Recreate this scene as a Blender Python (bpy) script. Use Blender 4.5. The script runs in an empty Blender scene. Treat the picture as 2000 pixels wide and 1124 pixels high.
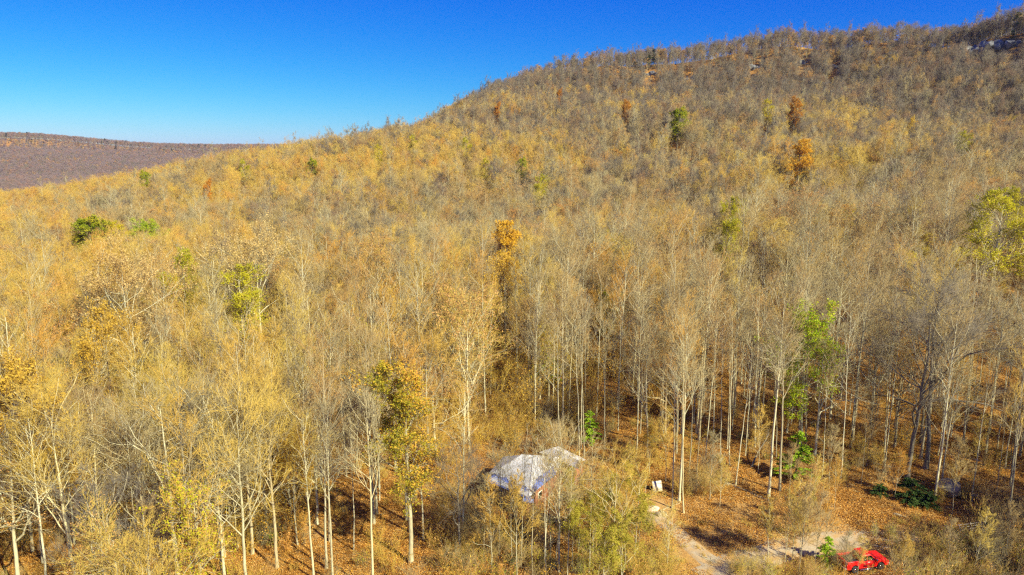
import bpy, math, random
import numpy as np
from mathutils import Vector, Matrix

# ------------------------------------------------------------------ camera, sky, sun, exposure
SC = bpy.context.scene
COL = SC.collection
R = math.radians
FOC = 1400.0            # focal length in pixels of the 2000 px wide photograph
PITCH = R(10.5)
CAMZ = 40.0
cam_d = bpy.data.cameras.new('camera')
cam = bpy.data.objects.new('camera', cam_d)
COL.objects.link(cam)
cam.location = (0, 0, CAMZ)
cam.rotation_euler = (R(90) - PITCH, 0, 0)
cam_d.sensor_width = 36.0
cam_d.lens = 36.0 * FOC / 2000.0
cam_d.clip_start = 0.5
cam_d.clip_end = 20000
SC.camera = cam

HAZE = 0.000035
SUN_AZ, SUN_EL = R(135), R(37)      # clockwise from +Y: behind the camera, to its right
W = bpy.data.worlds.new('World')
SC.world = W
W.use_nodes = True
nt = W.node_tree
bg = nt.nodes['Background']
sky = nt.nodes.new('ShaderNodeTexSky')
sky.sky_type = 'NISHITA'
sky.sun_disc = False
sky.sun_elevation = SUN_EL
sky.sun_rotation = SUN_AZ
sky.altitude = 300
sky.air_density = 1.0
sky.dust_density = 0.25
sky.ozone_density = 3.0
# the photograph is strongly saturated: the whole sky is toned as one (a contrast curve), not by direction
def vm(op, a, b):
    n = nt.nodes.new('ShaderNodeVectorMath'); n.operation = op
    nt.links.new(a, n.inputs[0]); n.inputs[1].default_value = b
    return n.outputs[0]
k1 = vm('MINIMUM', vm('MULTIPLY', sky.outputs[0], (.06, .06, .06)), (1.25, 1.25, 1.25))
k2 = vm('POWER', vm('MULTIPLY', k1, (2, 2, 2)), (3.17, 1.7, .55))
nt.links.new(vm('MULTIPLY', k2, (.42 / .12, .65 / .12, .98 / .12)), bg.inputs[0])
bg.inputs[1].default_value = 0.06

sl = bpy.data.lights.new('sun', 'SUN')
sl.energy = 5.0
sl.angle = R(0.53)
sl.color = (1.0, 0.92, 0.66)
sun = bpy.data.objects.new('sun', sl)
COL.objects.link(sun)
sdir = Vector((math.sin(SUN_AZ) * math.cos(SUN_EL), math.cos(SUN_AZ) * math.cos(SUN_EL), math.sin(SUN_EL)))
sun.rotation_euler = sdir.to_track_quat('Z', 'Y').to_euler()
sun.location = (60, -60, 120)

SC.view_settings.view_transform = 'Standard'
SC.view_settings.look = 'None'
SC.view_settings.gamma = 1.0
SC.view_settings.use_curve_mapping = False
SC.view_settings.exposure = 1.05
SC.render.engine = 'CYCLES'
SC.cycles.use_denoising = False
SC.cycles.max_bounces = 5
SC.cycles.diffuse_bounces = 3
SC.cycles.transparent_max_bounces = 4
SC.cycles.volume_bounces = 0
SC.cycles.filter_width = 1.3

rng = np.random.default_rng(11)
random.seed(5)

# ------------------------------------------------------------------ projection helpers (photograph pixels <-> world)
SP, CP = math.sin(PITCH), math.cos(PITCH)
def ray(px, py):
    u, v = (px - 1000) / FOC, -(py - 562) / FOC
    return np.array([u, CP + v * SP, v * CP - SP])          # per unit of depth
def at_depth(px, py, d):
    return np.array([0, 0, CAMZ]) + ray(px, py) * d
def at_z(px, py, z):
    r = ray(px, py)
    return np.array([0, 0, CAMZ]) + r * ((z - CAMZ) / r[2])
def project(p):
    p = np.asarray(p, float)
    x, y, z = p[..., 0], p[..., 1], p[..., 2] - CAMZ
    d = y * CP - z * SP
    up = y * SP + z * CP
    return 1000 + FOC * x / d, 562 - FOC * up / d, d

# ------------------------------------------------------------------ terrain
ctrl = []
for x in (-90, -45, 0, 45, 80):
    for y in (-40, 0, 35, 65, 90, 112):
        z = 0.0
        if x <= -45 and y > 60: z = -2.0
        if x >= 45 and y > 80: z = 1.0
        ctrl.append((x, y, z))
def cp(px, py, d, h): 
    p = at_depth(px, py, d); ctrl.append((p[0], p[1], p[2] - h))
cp(1800, 600, 140, 0); cp(1800, 300, 240, 19); cp(1500, 620, 140, 0); cp(1500, 300, 290, 19); cp(1200, 300, 330, 19)
cp(1000, 450, 205, 18); cp(1000, 300, 350, 18); cp(1000, 240, 430, 18)
cp(1960, 430, 150, 20); cp(1700, 200, 400, 17); cp(1950, 200, 350, 17); cp(1400, 200, 430, 17); cp(1150, 200, 500, 17)
cp(1700, 145, 500, 14); cp(1950, 115, 400, 14); cp(1400, 165, 560, 15); cp(1150, 165, 600, 15)
cp(0, 370, 430, 18); cp(0, 450, 230, 18); cp(0, 600, 112, 17); cp(300, 340, 420, 18); cp(300, 450, 240, 18); cp(300, 600, 115, 17)
cp(600, 450, 220, 18); cp(600, 330, 360, 18); cp(800, 290, 390, 18); cp(1250, 450, 210, 17)
cp(430, 290, 450, 20); cp(640, 262, 480, 21); cp(770, 242, 500, 21); cp(855, 222, 520, 21); cp(880, 192, 590, 18)
cp(920, 168, 680, 22); cp(990, 138, 720, 26); cp(1190, 94, 680, 17); cp(1500, 68, 640, 14); cp(1750, 52, 560, 13); cp(1990, 26, 470, 12)
# behind the skyline: the plateau runs on level, the spur falls away to the valley
def cz(px, py, d, h, dz, k): 
    p = at_depth(px, py, d); ctrl.append((p[0] * k, p[1] * k, p[2] - h - dz))
for a in ((1190, 94, 680, 19), (1500, 68, 640, 14), (1750, 52, 560, 13), (1990, 26, 470, 12)):
    cz(*a, 9, 1.10); cz(*a, 18, 1.35); cz(*a, 12, 1.9)
for a in ((430, 290, 450, 18), (640, 258, 480, 18), (770, 238, 500, 18), (0, 370, 430, 18), (880, 192, 590, 20), (990, 138, 720, 26)):
    cz(*a, 12, 1.13); cz(*a, 45, 1.45)
ctrl.append((520, 250, 70)); ctrl.append((700, 400, 125)); ctrl.append((260, 120, 22)); ctrl.append((-300, 100, -12)); ctrl.append((-300, -100, -10)); ctrl.append((300, -100, 0))
ctrl.append((-560, 420, -25)); ctrl.append((-700, 800, -30)); ctrl.append((-200, 1100, -25))
C = np.array(ctrl, float)
def tps_fit(P, z, lam):
    n = len(P)
    d2 = ((P[:, None] - P[None]) ** 2).sum(-1) / 1e4
    K = 0.5 * d2 * np.log(d2 + 1e-12) + lam * np.eye(n)
    Q = np.c_[np.ones(n), P / 100]
    A = np.block([[K, Q], [Q.T, np.zeros((3, 3))]])
    return np.linalg.solve(A, np.r_[z, np.zeros(3)])
TW = tps_fit(C[:, :2], C[:, 2], 0.004)
RIM = [at_depth(px, py, d) for px, py, d in ((860, 190, 640), (990, 138, 720), (1190, 94, 680), (1500, 68, 640), (1750, 52, 560), (1990, 26, 470), (2300, 0, 400))]
RIM_A = [p[0] / p[1] for p in RIM]; RIM_Y = [p[1] - 6 for p in RIM]
def vnoise(x, y, seed=0):
    xi, yi = np.floor(x).astype(np.int64), np.floor(y).astype(np.int64)
    fx, fy = x - xi, y - yi
    fx, fy = fx * fx * (3 - 2 * fx), fy * fy * (3 - 2 * fy)
    def h(a, b):
        n = (a * 374761393 + b * 668265263 + seed * 974634777) & 0xffffffff
        n = ((n ^ (n >> 13)) * 1274126177) & 0xffffffff
        return ((n ^ (n >> 16)) & 0xffff) / 65535.0
    return (h(xi, yi) * (1 - fx) + h(xi + 1, yi) * fx) * (1 - fy) + (h(xi, yi + 1) * (1 - fx) + h(xi + 1, yi + 1) * fx) * fy
def sstep(a, b, t):
    t = np.clip((t - a) / (b - a), 0, 1); return t * t * (3 - 2 * t)
def terrain(x, y):
    x = np.atleast_1d(np.asarray(x, float)); y = np.atleast_1d(np.asarray(y, float))
    sh = x.shape; x = x.ravel(); y = y.ravel()
    z = np.empty_like(x)
    for i in range(0, len(x), 20000):
        P = np.c_[x[i:i + 20000], y[i:i + 20000]]
        d2 = ((P[:, None] - C[None, :, :2]) ** 2).sum(-1) / 1e4
        z[i:i + 20000] = (0.5 * d2 * np.log(d2 + 1e-12)) @ TW[:len(C)] + TW[len(C)] + P @ TW[len(C) + 1:] / 100
    r = np.hypot(x, y)
    amp = sstep(90, 200, r)
    z = z + amp * ((vnoise(x / 60, y / 60, 1) - .5) * 7 + (vnoise(x / 22, y / 22, 2) - .5) * 2.5)
    z = z + (vnoise(x / 7, y / 7, 3) - .5) * .5 + (vnoise(x / 2.2, y / 2.2, 4) - .5) * .16
    # bluff: a steep step where the forested slope meets the plateau rim
    s_ = y - np.interp(x / np.maximum(y, 1), RIM_A, RIM_Y)
    s_ = s_ + 10 * (vnoise(x / 35, y / 35, 14) - .5)
    on = sstep(-.09, .0, x / np.maximum(y, 1)) * (y > 100)
    z = z - on * 10 * (1 - sstep(-20, 2, s_)) * np.exp(-(np.minimum(s_, 0) / 120) ** 2)
    k = sstep(850, 1250, r)
    far = -30 + 0 * x
    az = x / np.maximum(y, 1)
    top = 97 + 22 * sstep(-0.50, -0.74, az) * 0 - 42 * sstep(-0.69, -0.43, az) - 8 * sstep(-.69, -.74, az) + 5 * (vnoise(x / 300, y / 300, 8) - .5)
    rim = 2450 + 260 * (vnoise(x / 500, y / 900, 6) - .5) + 120 * (vnoise(x / 160, y / 160, 7) - .5)
    far = far + (top + 30) * (0.62 * sstep(-700, 0, y - rim) + 0.38 * sstep(-60, 60, y - rim)) * sstep(200, -100, x)
    z = z * (1 - k) + far * k
    return z.reshape(sh)
def tz(x, y): return float(terrain(x, y)[0])
def ground_px(px, py):
    """the terrain point seen at a pixel of the photograph"""
    r = ray(px, py); d = np.arange(40, 900, 1.0)
    P = np.array([0, 0, CAMZ])[None] + r[None] * d[:, None]
    h = P[:, 2] - terrain(P[:, 0], P[:, 1])
    i = int(np.argmax(h < 0)) if (h < 0).any() else len(d) - 1
    return P[i]
def ground_under(px, py, above):
    """ground point below the place where the ray through a pixel runs `above` metres over the terrain"""
    r = ray(px, py); d = np.arange(25, 1000, 1.0)
    P = np.array([0, 0, CAMZ])[None] + r[None] * d[:, None]
    g = terrain(P[:, 0], P[:, 1]); h = P[:, 2] - g
    i = int(np.argmax(h < above)) if (h < above).any() else len(d) - 1
    return np.array([P[i, 0], P[i, 1], g[i]])

# ------------------------------------------------------------------ materials
def mat(name):
    m = bpy.data.materials.new(name); m.use_nodes = True
    n = m.node_tree.nodes; b = n['Principled BSDF']
    return m, m.node_tree, b
def N(t, kind, **kw):
    n = t.nodes.new(kind)
    for k, v in kw.items(): setattr(n, k, v)
    return n
def ramp(t, fac, stops):
    r = N(t, 'ShaderNodeValToRGB')
    e = r.color_ramp.elements
    while len(e) < len(stops): e.new(0.5)
    for i, (p, c) in enumerate(stops):
        e[i].position = p; e[i].color = (*c, 1)
    t.links.new(fac, r.inputs[0]); return r.outputs[0]
def noise(t, scale, detail=4, vec=None, rough=.6):
    n = N(t, 'ShaderNodeTexNoise'); n.inputs['Scale'].default_value = scale; n.inputs['Detail'].default_value = detail
    n.inputs['Roughness'].default_value = rough
    if vec is not None: t.links.new(vec, n.inputs['Vector'])
    return n.outputs['Fac']
def mixc(t, fac, a, b, mode='MIX'):
    m = N(t, 'ShaderNodeMix', data_type='RGBA', blend_type=mode)
    if isinstance(fac, (int, float)): m.inputs[0].default_value = fac
    else: t.links.new(fac, m.inputs[0])
    for s, v in ((6, a), (7, b)):
        if isinstance(v, tuple): m.inputs[s].default_value = (*v, 1)
        else: t.links.new(v, m.inputs[s])
    return m.outputs[2]
def simple(name, col, rough=.7, metal=0.0, var=.25, scale=3.0, bump=0.0, bscale=20.0):
    m, t, b = mat(name)
    oc = N(t, 'ShaderNodeTexCoord').outputs['Object']
    f = noise(t, scale, 5, oc)
    lo = tuple(c * (1 - var) for c in col); hi = tuple(min(1, c * (1 + var)) for c in col)
    t.links.new(ramp(t, f, [(.3, lo), (.7, hi)]), b.inputs['Base Color'])
    b.inputs['Roughness'].default_value = rough; b.inputs['Metallic'].default_value = metal
    if bump:
        bp = N(t, 'ShaderNodeBump'); bp.inputs['Strength'].default_value = bump
        t.links.new(noise(t, bscale, 5, oc), bp.inputs['Height']); t.links.new(bp.outputs[0], b.inputs['Normal'])
    return m
def bark(name, dark, light, hue):
    m, t, b = mat(name)
    oc = N(t, 'ShaderNodeTexCoord').outputs['Object']
    mp = N(t, 'ShaderNodeMapping'); mp.inputs['Scale'].default_value = (3, 3, .7); t.links.new(oc, mp.inputs[0])
    f = noise(t, 2.2, 6, mp.outputs[0], .7)
    c = ramp(t, f, [(.3, dark), (.55, light), (.75, tuple(min(1, x * 1.18) for x in light))])
    oi = N(t, 'ShaderNodeObjectInfo')
    c2 = ramp(t, oi.outputs['Random'], [(0, (.62, .6, .57)), (.35, (.95, .93, .88)), (.7, (1, 1, 1)), (1, hue)])
    t.links.new(mixc(t, 1.0, c, c2, 'MULTIPLY'), b.inputs['Base Color'])
    b.inputs['Roughness'].default_value = .85
    bp = N(t, 'ShaderNodeBump'); bp.inputs['Strength'].default_value = .5; bp.inputs['Distance'].default_value = .03
    t.links.new(f, bp.inputs['Height']); t.links.new(bp.outputs[0], b.inputs['Normal'])
    return m
def twigm(name, stops):
    m, t, b = mat(name)
    oi = N(t, 'ShaderNodeObjectInfo')
    t.links.new(ramp(t, oi.outputs['Random'], stops), b.inputs['Base Color'])
    b.inputs['Roughness'].default_value = .8
    b.inputs['Specular IOR Level'].default_value = .2
    return m
def leafm(name, stops, tints=((.85, .85, .85), (1.1, 1.1, 1.1)), trans=.35):
    """leaf colour: per leaf from the stored value, per tree a slight tint; thin leaves let some light through"""
    m, t, b = mat(name)
    at = N(t, 'ShaderNodeAttribute'); at.attribute_name = 'rnd'
    c = ramp(t, at.outputs['Fac'], stops)
    oi = N(t, 'ShaderNodeObjectInfo')
    c = mixc(t, 1.0, c, ramp(t, oi.outputs['Random'], [(i / (len(tints) - 1), x) for i, x in enumerate(tints)]), 'MULTIPLY')
    out = t.nodes['Material Output']
    df = N(t, 'ShaderNodeBsdfDiffuse'); tr = N(t, 'ShaderNodeBsdfTranslucent'); mx = N(t, 'ShaderNodeMixShader')
    t.links.new(c, df.inputs[0]); t.links.new(c, tr.inputs[0]); mx.inputs[0].default_value = trans
    t.links.new(df.outputs[0], mx.inputs[1]); t.links.new(tr.outputs[0], mx.inputs[2]); t.links.new(mx.outputs[0], out.inputs[0])
    t.nodes.remove(b)
    return m

M = {}
M['bark_pale'] = bark('pale bark', (.30, .28, .17), (.60, .57, .37), (.95, .88, .72))
M['bark_grey'] = bark('grey bark', (.21, .19, .12), (.46, .42, .27), (.95, .84, .68))
M['bark_dark'] = bark('dark bark', (.07, .06, .045), (.20, .175, .13), (.9, .82, .7))
M['twig'] = twigm('twigs', [(0, (.31, .215, .085)), (.25, (.36, .26, .10)), (.5, (.37, .31, .16)), (.75, (.29, .245, .125)), (1, (.44, .25, .07))])
M['twig_far'] = twigm('haze tinted brown twigs', [(0, (.20, .15, .135)), (.3, (.25, .185, .165)), (.6, (.19, .15, .15)), (1, (.30, .17, .11))])  # purple of the distant haze is mixed into the twig colour
M['twig_gold'] = twigm('golden twigs', [(0, (.49, .31, .055)), (.35, (.52, .37, .08)), (.7, (.44, .33, .07)), (1, (.52, .26, .04))])
M['twig_grey'] = twigm('grey twigs', [(0, (.16, .13, .085)), (.3, (.20, .165, .11)), (.6, (.14, .125, .10)), (1, (.24, .145, .075))])
M['leaf_tan'] = leafm('tan leaves', [(0, (.36, .19, .06)), (.5, (.56, .33, .12)), (1, (.68, .44, .19))], ((.75, .72, .65), (1, 1, 1), (1.1, .95, .75)))
M['leaf_gold'] = leafm('golden leaves', [(0, (.42, .24, .03)), (.5, (.62, .40, .05)), (1, (.72, .52, .10))], ((.85, .85, .85), (1.05, 1.05, .9)))
M['leaf_yellow'] = leafm('yellow green leaves', [(0, (.28, .30, .02)), (.5, (.56, .50, .03)), (1, (.74, .62, .05))], ((.8, .9, .8), (1.05, 1.05, .9)))
M['leaf_orange'] = leafm('orange leaves', [(0, (.56, .30, .02)), (.5, (.82, .48, .04)), (1, (.90, .62, .09))], ((.85, .85, .85), (1.05, 1.0, .9)))
M['leaf_rust'] = leafm('rust leaves', [(0, (.38, .17, .02)), (.5, (.64, .31, .04)), (1, (.76, .44, .09))], ((.85, .85, .85), (1.05, 1.0, .9)))
M['leaf_green'] = leafm('green leaves', [(0, (.07, .13, .015)), (.5, (.19, .26, .03)), (1, (.38, .40, .05))], ((.9, .9, .9), (1, 1, 1)))
M['leaf_olive'] = leafm('olive leaves', [(0, (.17, .24, .015)), (.4, (.32, .38, .02)), (.75, (.48, .46, .03)), (1, (.60, .44, .05))], ((.9, .9, .9), (1, 1, 1)))
M['leaf_oak'] = leafm('green gold leaves', [(0, (.16, .18, .02)), (.35, (.38, .33, .03)), (.6, (.66, .40, .05)), (1, (.70, .34, .09))], ((1, 1, 1), (1, 1, 1)))
M['leaf_bright'] = leafm('bright green leaves', [(0, (.18, .32, .015)), (.5, (.38, .50, .02)), (1, (.58, .60, .04))], ((1, 1, 1), (1, 1, 1)))
M['leaf_wisp'] = leafm('olive green leaves', [(0, (.20, .22, .02)), (.5, (.38, .38, .04)), (1, (.56, .48, .08))], ((.85, .85, .85), (1.1, 1.05, 1)))
M['leaf_pale'] = leafm('pale tan leaves', [(0, (.42, .29, .10)), (.5, (.58, .42, .16)), (1, (.68, .52, .22))], ((1, 1, 1), (1, 1, 1)))
M['needle'] = leafm('dark needles', [(0, (.025, .05, .018)), (.5, (.05, .095, .025)), (1, (.11, .16, .04))], ((1, 1, 1), (1, 1, 1)), .15)
M['needle_light'] = leafm('fresh needles', [(0, (.14, .28, .015)), (.5, (.32, .50, .025)), (1, (.50, .60, .05))], ((1, 1, 1), (1, 1, 1)), .25)
M['litter_leaf'] = leafm('fallen leaves', [(0, (.15, .06, .015)), (.3, (.38, .17, .03)), (.6, (.55, .28, .05)), (.85, (.64, .38, .10)), (1, (.78, .54, .22))], ((.9, .88, .85), (1.08, 1.05, 1)), .15)

# the ground: leaf litter, bare dirt and dead grass
def ground_mat():
    m, t, b = mat('forest floor')
    g = N(t, 'ShaderNodeNewGeometry').outputs['Position']
    a = noise(t, .09, 5, g, .65); f = noise(t, 1.1, 7, g, .75); s = noise(t, 6.0, 6, g, .8)
    vo = N(t, 'ShaderNodeTexVoronoi'); vo.inputs['Scale'].default_value = 3.2; t.links.new(g, vo.inputs['Vector'])
    lit = ramp(t, s, [(.25, (.08, .035, .01)), (.42, (.22, .10, .022)), (.58, (.37, .18, .036)), (.75, (.52, .29, .08))])
    hv = N(t, 'ShaderNodeSeparateColor'); t.links.new(vo.outputs['Color'], hv.inputs[0])
    lit = mixc(t, .45, lit, ramp(t, hv.outputs[0], [(0, (.14, .06, .014)), (.5, (.38, .19, .04)), (1, (.62, .38, .13))]))
    tan = ramp(t, f, [(.3, (.24, .14, .045)), (.55, (.42, .27, .10)), (.75, (.52, .38, .17))])
    c = mixc(t, ramp(t, a, [(.48, (0, 0, 0)), (.62, (1, 1, 1))]), lit, tan)
    gr = noise(t, .35, 4, g)
    c = mixc(t, ramp(t, gr, [(.62, (0, 0, 0)), (.78, (.5, .5, .5))]), c, (.16, .15, .035))
    at = N(t, 'ShaderNodeAttribute'); at.attribute_name = 'clear'
    c = mixc(t, at.outputs['Fac'], c, ramp(t, s, [(.3, (.34, .20, .07)), (.55, (.54, .35, .13)), (.75, (.64, .46, .20))]))
    t.links.new(c, b.inputs['Base Color']); b.inputs['Roughness'].default_value = .95
    b.inputs['Specular IOR Level'].default_value = .1
    bp = N(t, 'ShaderNodeBump'); bp.inputs['Strength'].default_value = .9; bp.inputs['Distance'].default_value = .12
    t.links.new(s, bp.inputs['Height']); t.links.new(bp.outputs[0], b.inputs['Normal'])
    return m
M['ground'] = ground_mat()
def gravel_mat():
    m, t, b = mat('gravel')
    g = N(t, 'ShaderNodeNewGeometry').outputs['Position']
    f = noise(t, 9, 6, g, .8); a = noise(t, .8, 4, g)
    c = ramp(t, f, [(.3, (.22, .175, .11)), (.5, (.38, .31, .20)), (.7, (.52, .44, .30))])
    c = mixc(t, ramp(t, a, [(.42, (0, 0, 0)), (.62, (.85, .85, .85))]), c, (.42, .26, .09))
    t.links.new(c, b.inputs['Base Color']); b.inputs['Roughness'].default_value = .95
    bp = N(t, 'ShaderNodeBump'); bp.inputs['Strength'].default_value = .6; bp.inputs['Distance'].default_value = .05
    t.links.new(f, bp.inputs['Height']); t.links.new(bp.outputs[0], b.inputs['Normal'])
    return m
M['gravel'] = gravel_mat()
M['rock'] = simple('sandstone', (.36, .30, .17), .9, 0, .45, 1.2, .6, 3)
M['rock_grey'] = simple('grey bluff rock', (.19, .195, .185), .9, 0, .8, .5, .6, 1)
M['white_metal'] = simple('white roofing', (.50, .51, .52), .5, .0, .22, 1.6, .3, 9)
def roofm():
    m, t, b = mat('stained white roofing')
    g = N(t, 'ShaderNodeTexCoord').outputs['Object']
    c = ramp(t, noise(t, 1.3, 5, g), [(.3, (.36, .37, .39)), (.7, (.56, .57, .58))])
    c = mixc(t, ramp(t, noise(t, 3.5, 6, g, .75), [(.56, (0, 0, 0)), (.64, (.85, .85, .85))]), c, (.36, .21, .08))
    t.links.new(c, b.inputs['Base Color']); b.inputs['Roughness'].default_value = .55
    return m
M['white_metal'] = roofm()
M['wing_sun_white'] = simple('sun brightened white roof sheet', (.70, .69, .66), .5, 0, .14, 2)  # whiter than the main roof: sunlight put into the colour against tree shade
M['blue_tarp'] = simple('blue tarp', (.09, .13, .33), .5, 0, .6, 2.5, .5, 5)
M['wall'] = simple('red brown boards', (.30, .12, .055), .8, 0, .35, 3)
M['red_paint'] = None
M['glass'] = simple('dark glass', (.008, .009, .010), .08, 0, .1)
M['rubber'] = simple('tyre rubber', (.02, .02, .02), .8)
M['chrome'] = simple('chrome', (.62, .62, .62), .2, 1.0, .05)
M['black'] = simple('black trim', (.02, .02, .022), .5)
M['pipe'] = simple('galvanised pipe', (.62, .60, .56), .45, .3, .15)
M['cream'] = simple('cream board', (.72, .68, .52), .7, 0, .10, 3)
M['wood'] = simple('weathered wood', (.42, .33, .21), .85, 0, .35, 3, .3)
M['wood_dark'] = simple('dark wood', (.06, .045, .03), .9, 0, .4)
M['concrete'] = simple('pale stone', (.58, .50, .37), .9, 0, .2, 4, .4, 12)
M['yellow'] = simple('yellow plastic', (.75, .66, .25), .6, 0, .15)
M['red_item'] = simple('red plastic', (.65, .03, .02), .4, 0, .1)
M['blue_item'] = simple('dull blue plastic', (.13, .17, .38), .5, 0, .2)
M['amber'] = simple('clear lens', (.8, .78, .7), .2, 0, .05)
def paint():
    m, t, b = mat('red car paint')
    oc = N(t, 'ShaderNodeTexCoord').outputs['Object']
    t.links.new(ramp(t, noise(t, 2.5, 5, oc), [(.3, (.62, .006, .006)), (.75, (.80, .012, .010))]), b.inputs['Base Color'])
    t.links.new(ramp(t, noise(t, 6, 5, oc), [(.3, (.25,) * 3), (.8, (.55,) * 3)]), b.inputs['Roughness'])
    b.inputs['Coat Weight'].default_value = .4
    return m
M['red_paint'] = paint()

# ------------------------------------------------------------------ mesh helpers
def mesh_np(name, V, F, mats, fm=None, rnd=None, smooth=False):
    """V [n,3]; F list of face arrays ([m,3] or [m,4]); mats materials; fm material index per face"""
    me = bpy.data.meshes.new(name)
    V = np.asarray(V, np.float32)
    tot = [np.asarray(f, np.int32) for f in F if len(f)]
    nl = sum(f.size for f in tot); nf = sum(len(f) for f in tot)
    me.vertices.add(len(V)); me.vertices.foreach_set('co', V.ravel())
    me.loops.add(nl); me.polygons.add(nf)
    me.loops.foreach_set('vertex_index', np.concatenate([f.ravel() for f in tot]))
    cnt = np.concatenate([np.full(len(f), f.shape[1]) for f in tot])
    st = np.r_[0, np.cumsum(cnt)[:-1]]
    me.polygons.foreach_set('loop_start', st.astype(np.int32))
    if fm is not None: me.polygons.foreach_set('material_index', np.asarray(fm, np.int32))
    if smooth: me.polygons.foreach_set('use_smooth', np.ones(nf, bool))
    for m_ in mats: me.materials.append(m_)
    me.update(calc_edges=True)
    if rnd is not None:
        a = me.attributes.new('rnd', 'FLOAT', 'FACE'); a.data.foreach_set('value', np.asarray(rnd, np.float32))
    me.validate()
    return me
class MB:
    """collects tubes, boxes, quads with a material index each"""
    def __init__(s): s.v = []; s.f = {}; s.n = 0; s.order = []
    def add(s, V, F, mi=0, rnd=None):
        V = np.asarray(V, float).reshape(-1, 3); F = np.asarray(F, int)
        s.order.append((F + s.n, mi, np.zeros(len(F)) if rnd is None else np.asarray(rnd)))
        s.v.append(V); s.n += len(V)
    def box(s, c, size, mi=0, rot=None):
        x, y, z = np.asarray(size) / 2
        V = np.array([[sx * x, sy * y, sz * z] for sx in (-1, 1) for sy in (-1, 1) for sz in (-1, 1)])
        if rot is not None: V = V @ np.asarray(rot).T
        s.add(V + np.asarray(c), [[0, 1, 3, 2], [4, 6, 7, 5], [0, 4, 5, 1], [2, 3, 7, 6], [0, 2, 6, 4], [1, 5, 7, 3]], mi)
    def mesh(s, name, mats, smooth=False):
        V = np.concatenate(s.v)
        q = [(F, mi, r) for F, mi, r in s.order if F.shape[1] == 4]; t = [(F, mi, r) for F, mi, r in s.order if F.shape[1] == 3]
        Fs, fm, rn = [], [], []
        for grp in (q, t):
            if grp:
                Fs.append(np.concatenate([g[0] for g in grp]))
                fm += [np.full(len(g[0]), g[1]) for g in grp]; rn += [g[2] for g in grp]
        return mesh_np(name, V, Fs, mats, np.concatenate(fm), np.concatenate(rn), smooth)
def rotz(a):
    c, s = math.cos(a), math.sin(a); return np.array([[c, -s, 0], [s, c, 0], [0, 0, 1]])

def tubes(mb, P, Rr, S, mi=0, cap=False):
    """P [n,K,3] paths, Rr [n,K] radii -> S-sided tubes"""
    n, K, _ = P.shape
    T = np.gradient(P, axis=1); T /= np.linalg.norm(T, axis=2, keepdims=True) + 1e-9
    ref = np.where(np.abs(T[:, :1, 2:3]) < .8, np.array([0, 0, 1.0]), np.array([1.0, 0, 0]))
    A = np.cross(T, np.broadcast_to(ref, T.shape)); A /= np.linalg.norm(A, axis=2, keepdims=True) + 1e-9
    B = np.cross(T, A)
    th = np.arange(S) * 2 * np.pi / S
    V = P[:, :, None] + Rr[:, :, None, None] * (A[:, :, None] * np.cos(th)[None, None, :, None] + B[:, :, None] * np.sin(th)[None, None, :, None])
    base = (np.arange(n) * K * S)[:, None, None]
    k = np.arange(K - 1)[None, :, None] * S; j = np.arange(S)[None, None]; j2 = (j + 1) % S
    F = np.stack([base + k + j, base + k + j2, base + k + S + j2, base + k + S + j], -1).reshape(-1, 4)
    mb.add(V.reshape(-1, 3), F, mi)
def cones(mb, A0, A1, r, mi=0):
    """thin three-sided twigs from A0 to A1"""
    n = len(A0); T = A1 - A0; L = np.linalg.norm(T, axis=1, keepdims=True) + 1e-9; T = T / L
    ref = np.where(np.abs(T[:, 2:3]) < .8, np.array([0, 0, 1.0]), np.array([1.0, 0, 0]))
    A = np.cross(T, ref); A /= np.linalg.norm(A, axis=1, keepdims=True) + 1e-9; B = np.cross(T, A)
    r = np.broadcast_to(np.asarray(r, float).reshape(-1, 1), (n, 1))
    V = np.stack([A0 + r * A, A0 + r * (-.5 * A + .87 * B), A0 + r * (-.5 * A - .87 * B), A1], 1)
    b = np.arange(n)[:, None] * 4
    F = np.concatenate([b + [0, 1, 3], b + [1, 2, 3], b + [2, 0, 3]])
    mb.add(V.reshape(-1, 3), F, mi)
def leaves(mb, pts, size, rg, mi, flat=0.0, rnd=None):
    n = len(pts)
    a = rg.normal(size=(n, 3)); a[:, 2] *= (1 - flat); a /= np.linalg.norm(a, axis=1, keepdims=True)
    b = rg.normal(size=(n, 3)); b[:, 2] *= (1 - flat); b -= a * (a * b).sum(1, keepdims=True); b /= np.linalg.norm(b, axis=1, keepdims=True)
    s = size * rg.uniform(.6, 1.3, (n, 1))
    V = np.stack([pts - a * s * .7, pts - b * s * .42, pts + a * s * .7, pts + b * s * .42], 1)
    F = np.arange(n)[:, None] * 4 + np.arange(4)[None]
    mb.add(V.reshape(-1, 3), F, mi, rg.random(n) if rnd is None else rnd)

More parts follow.
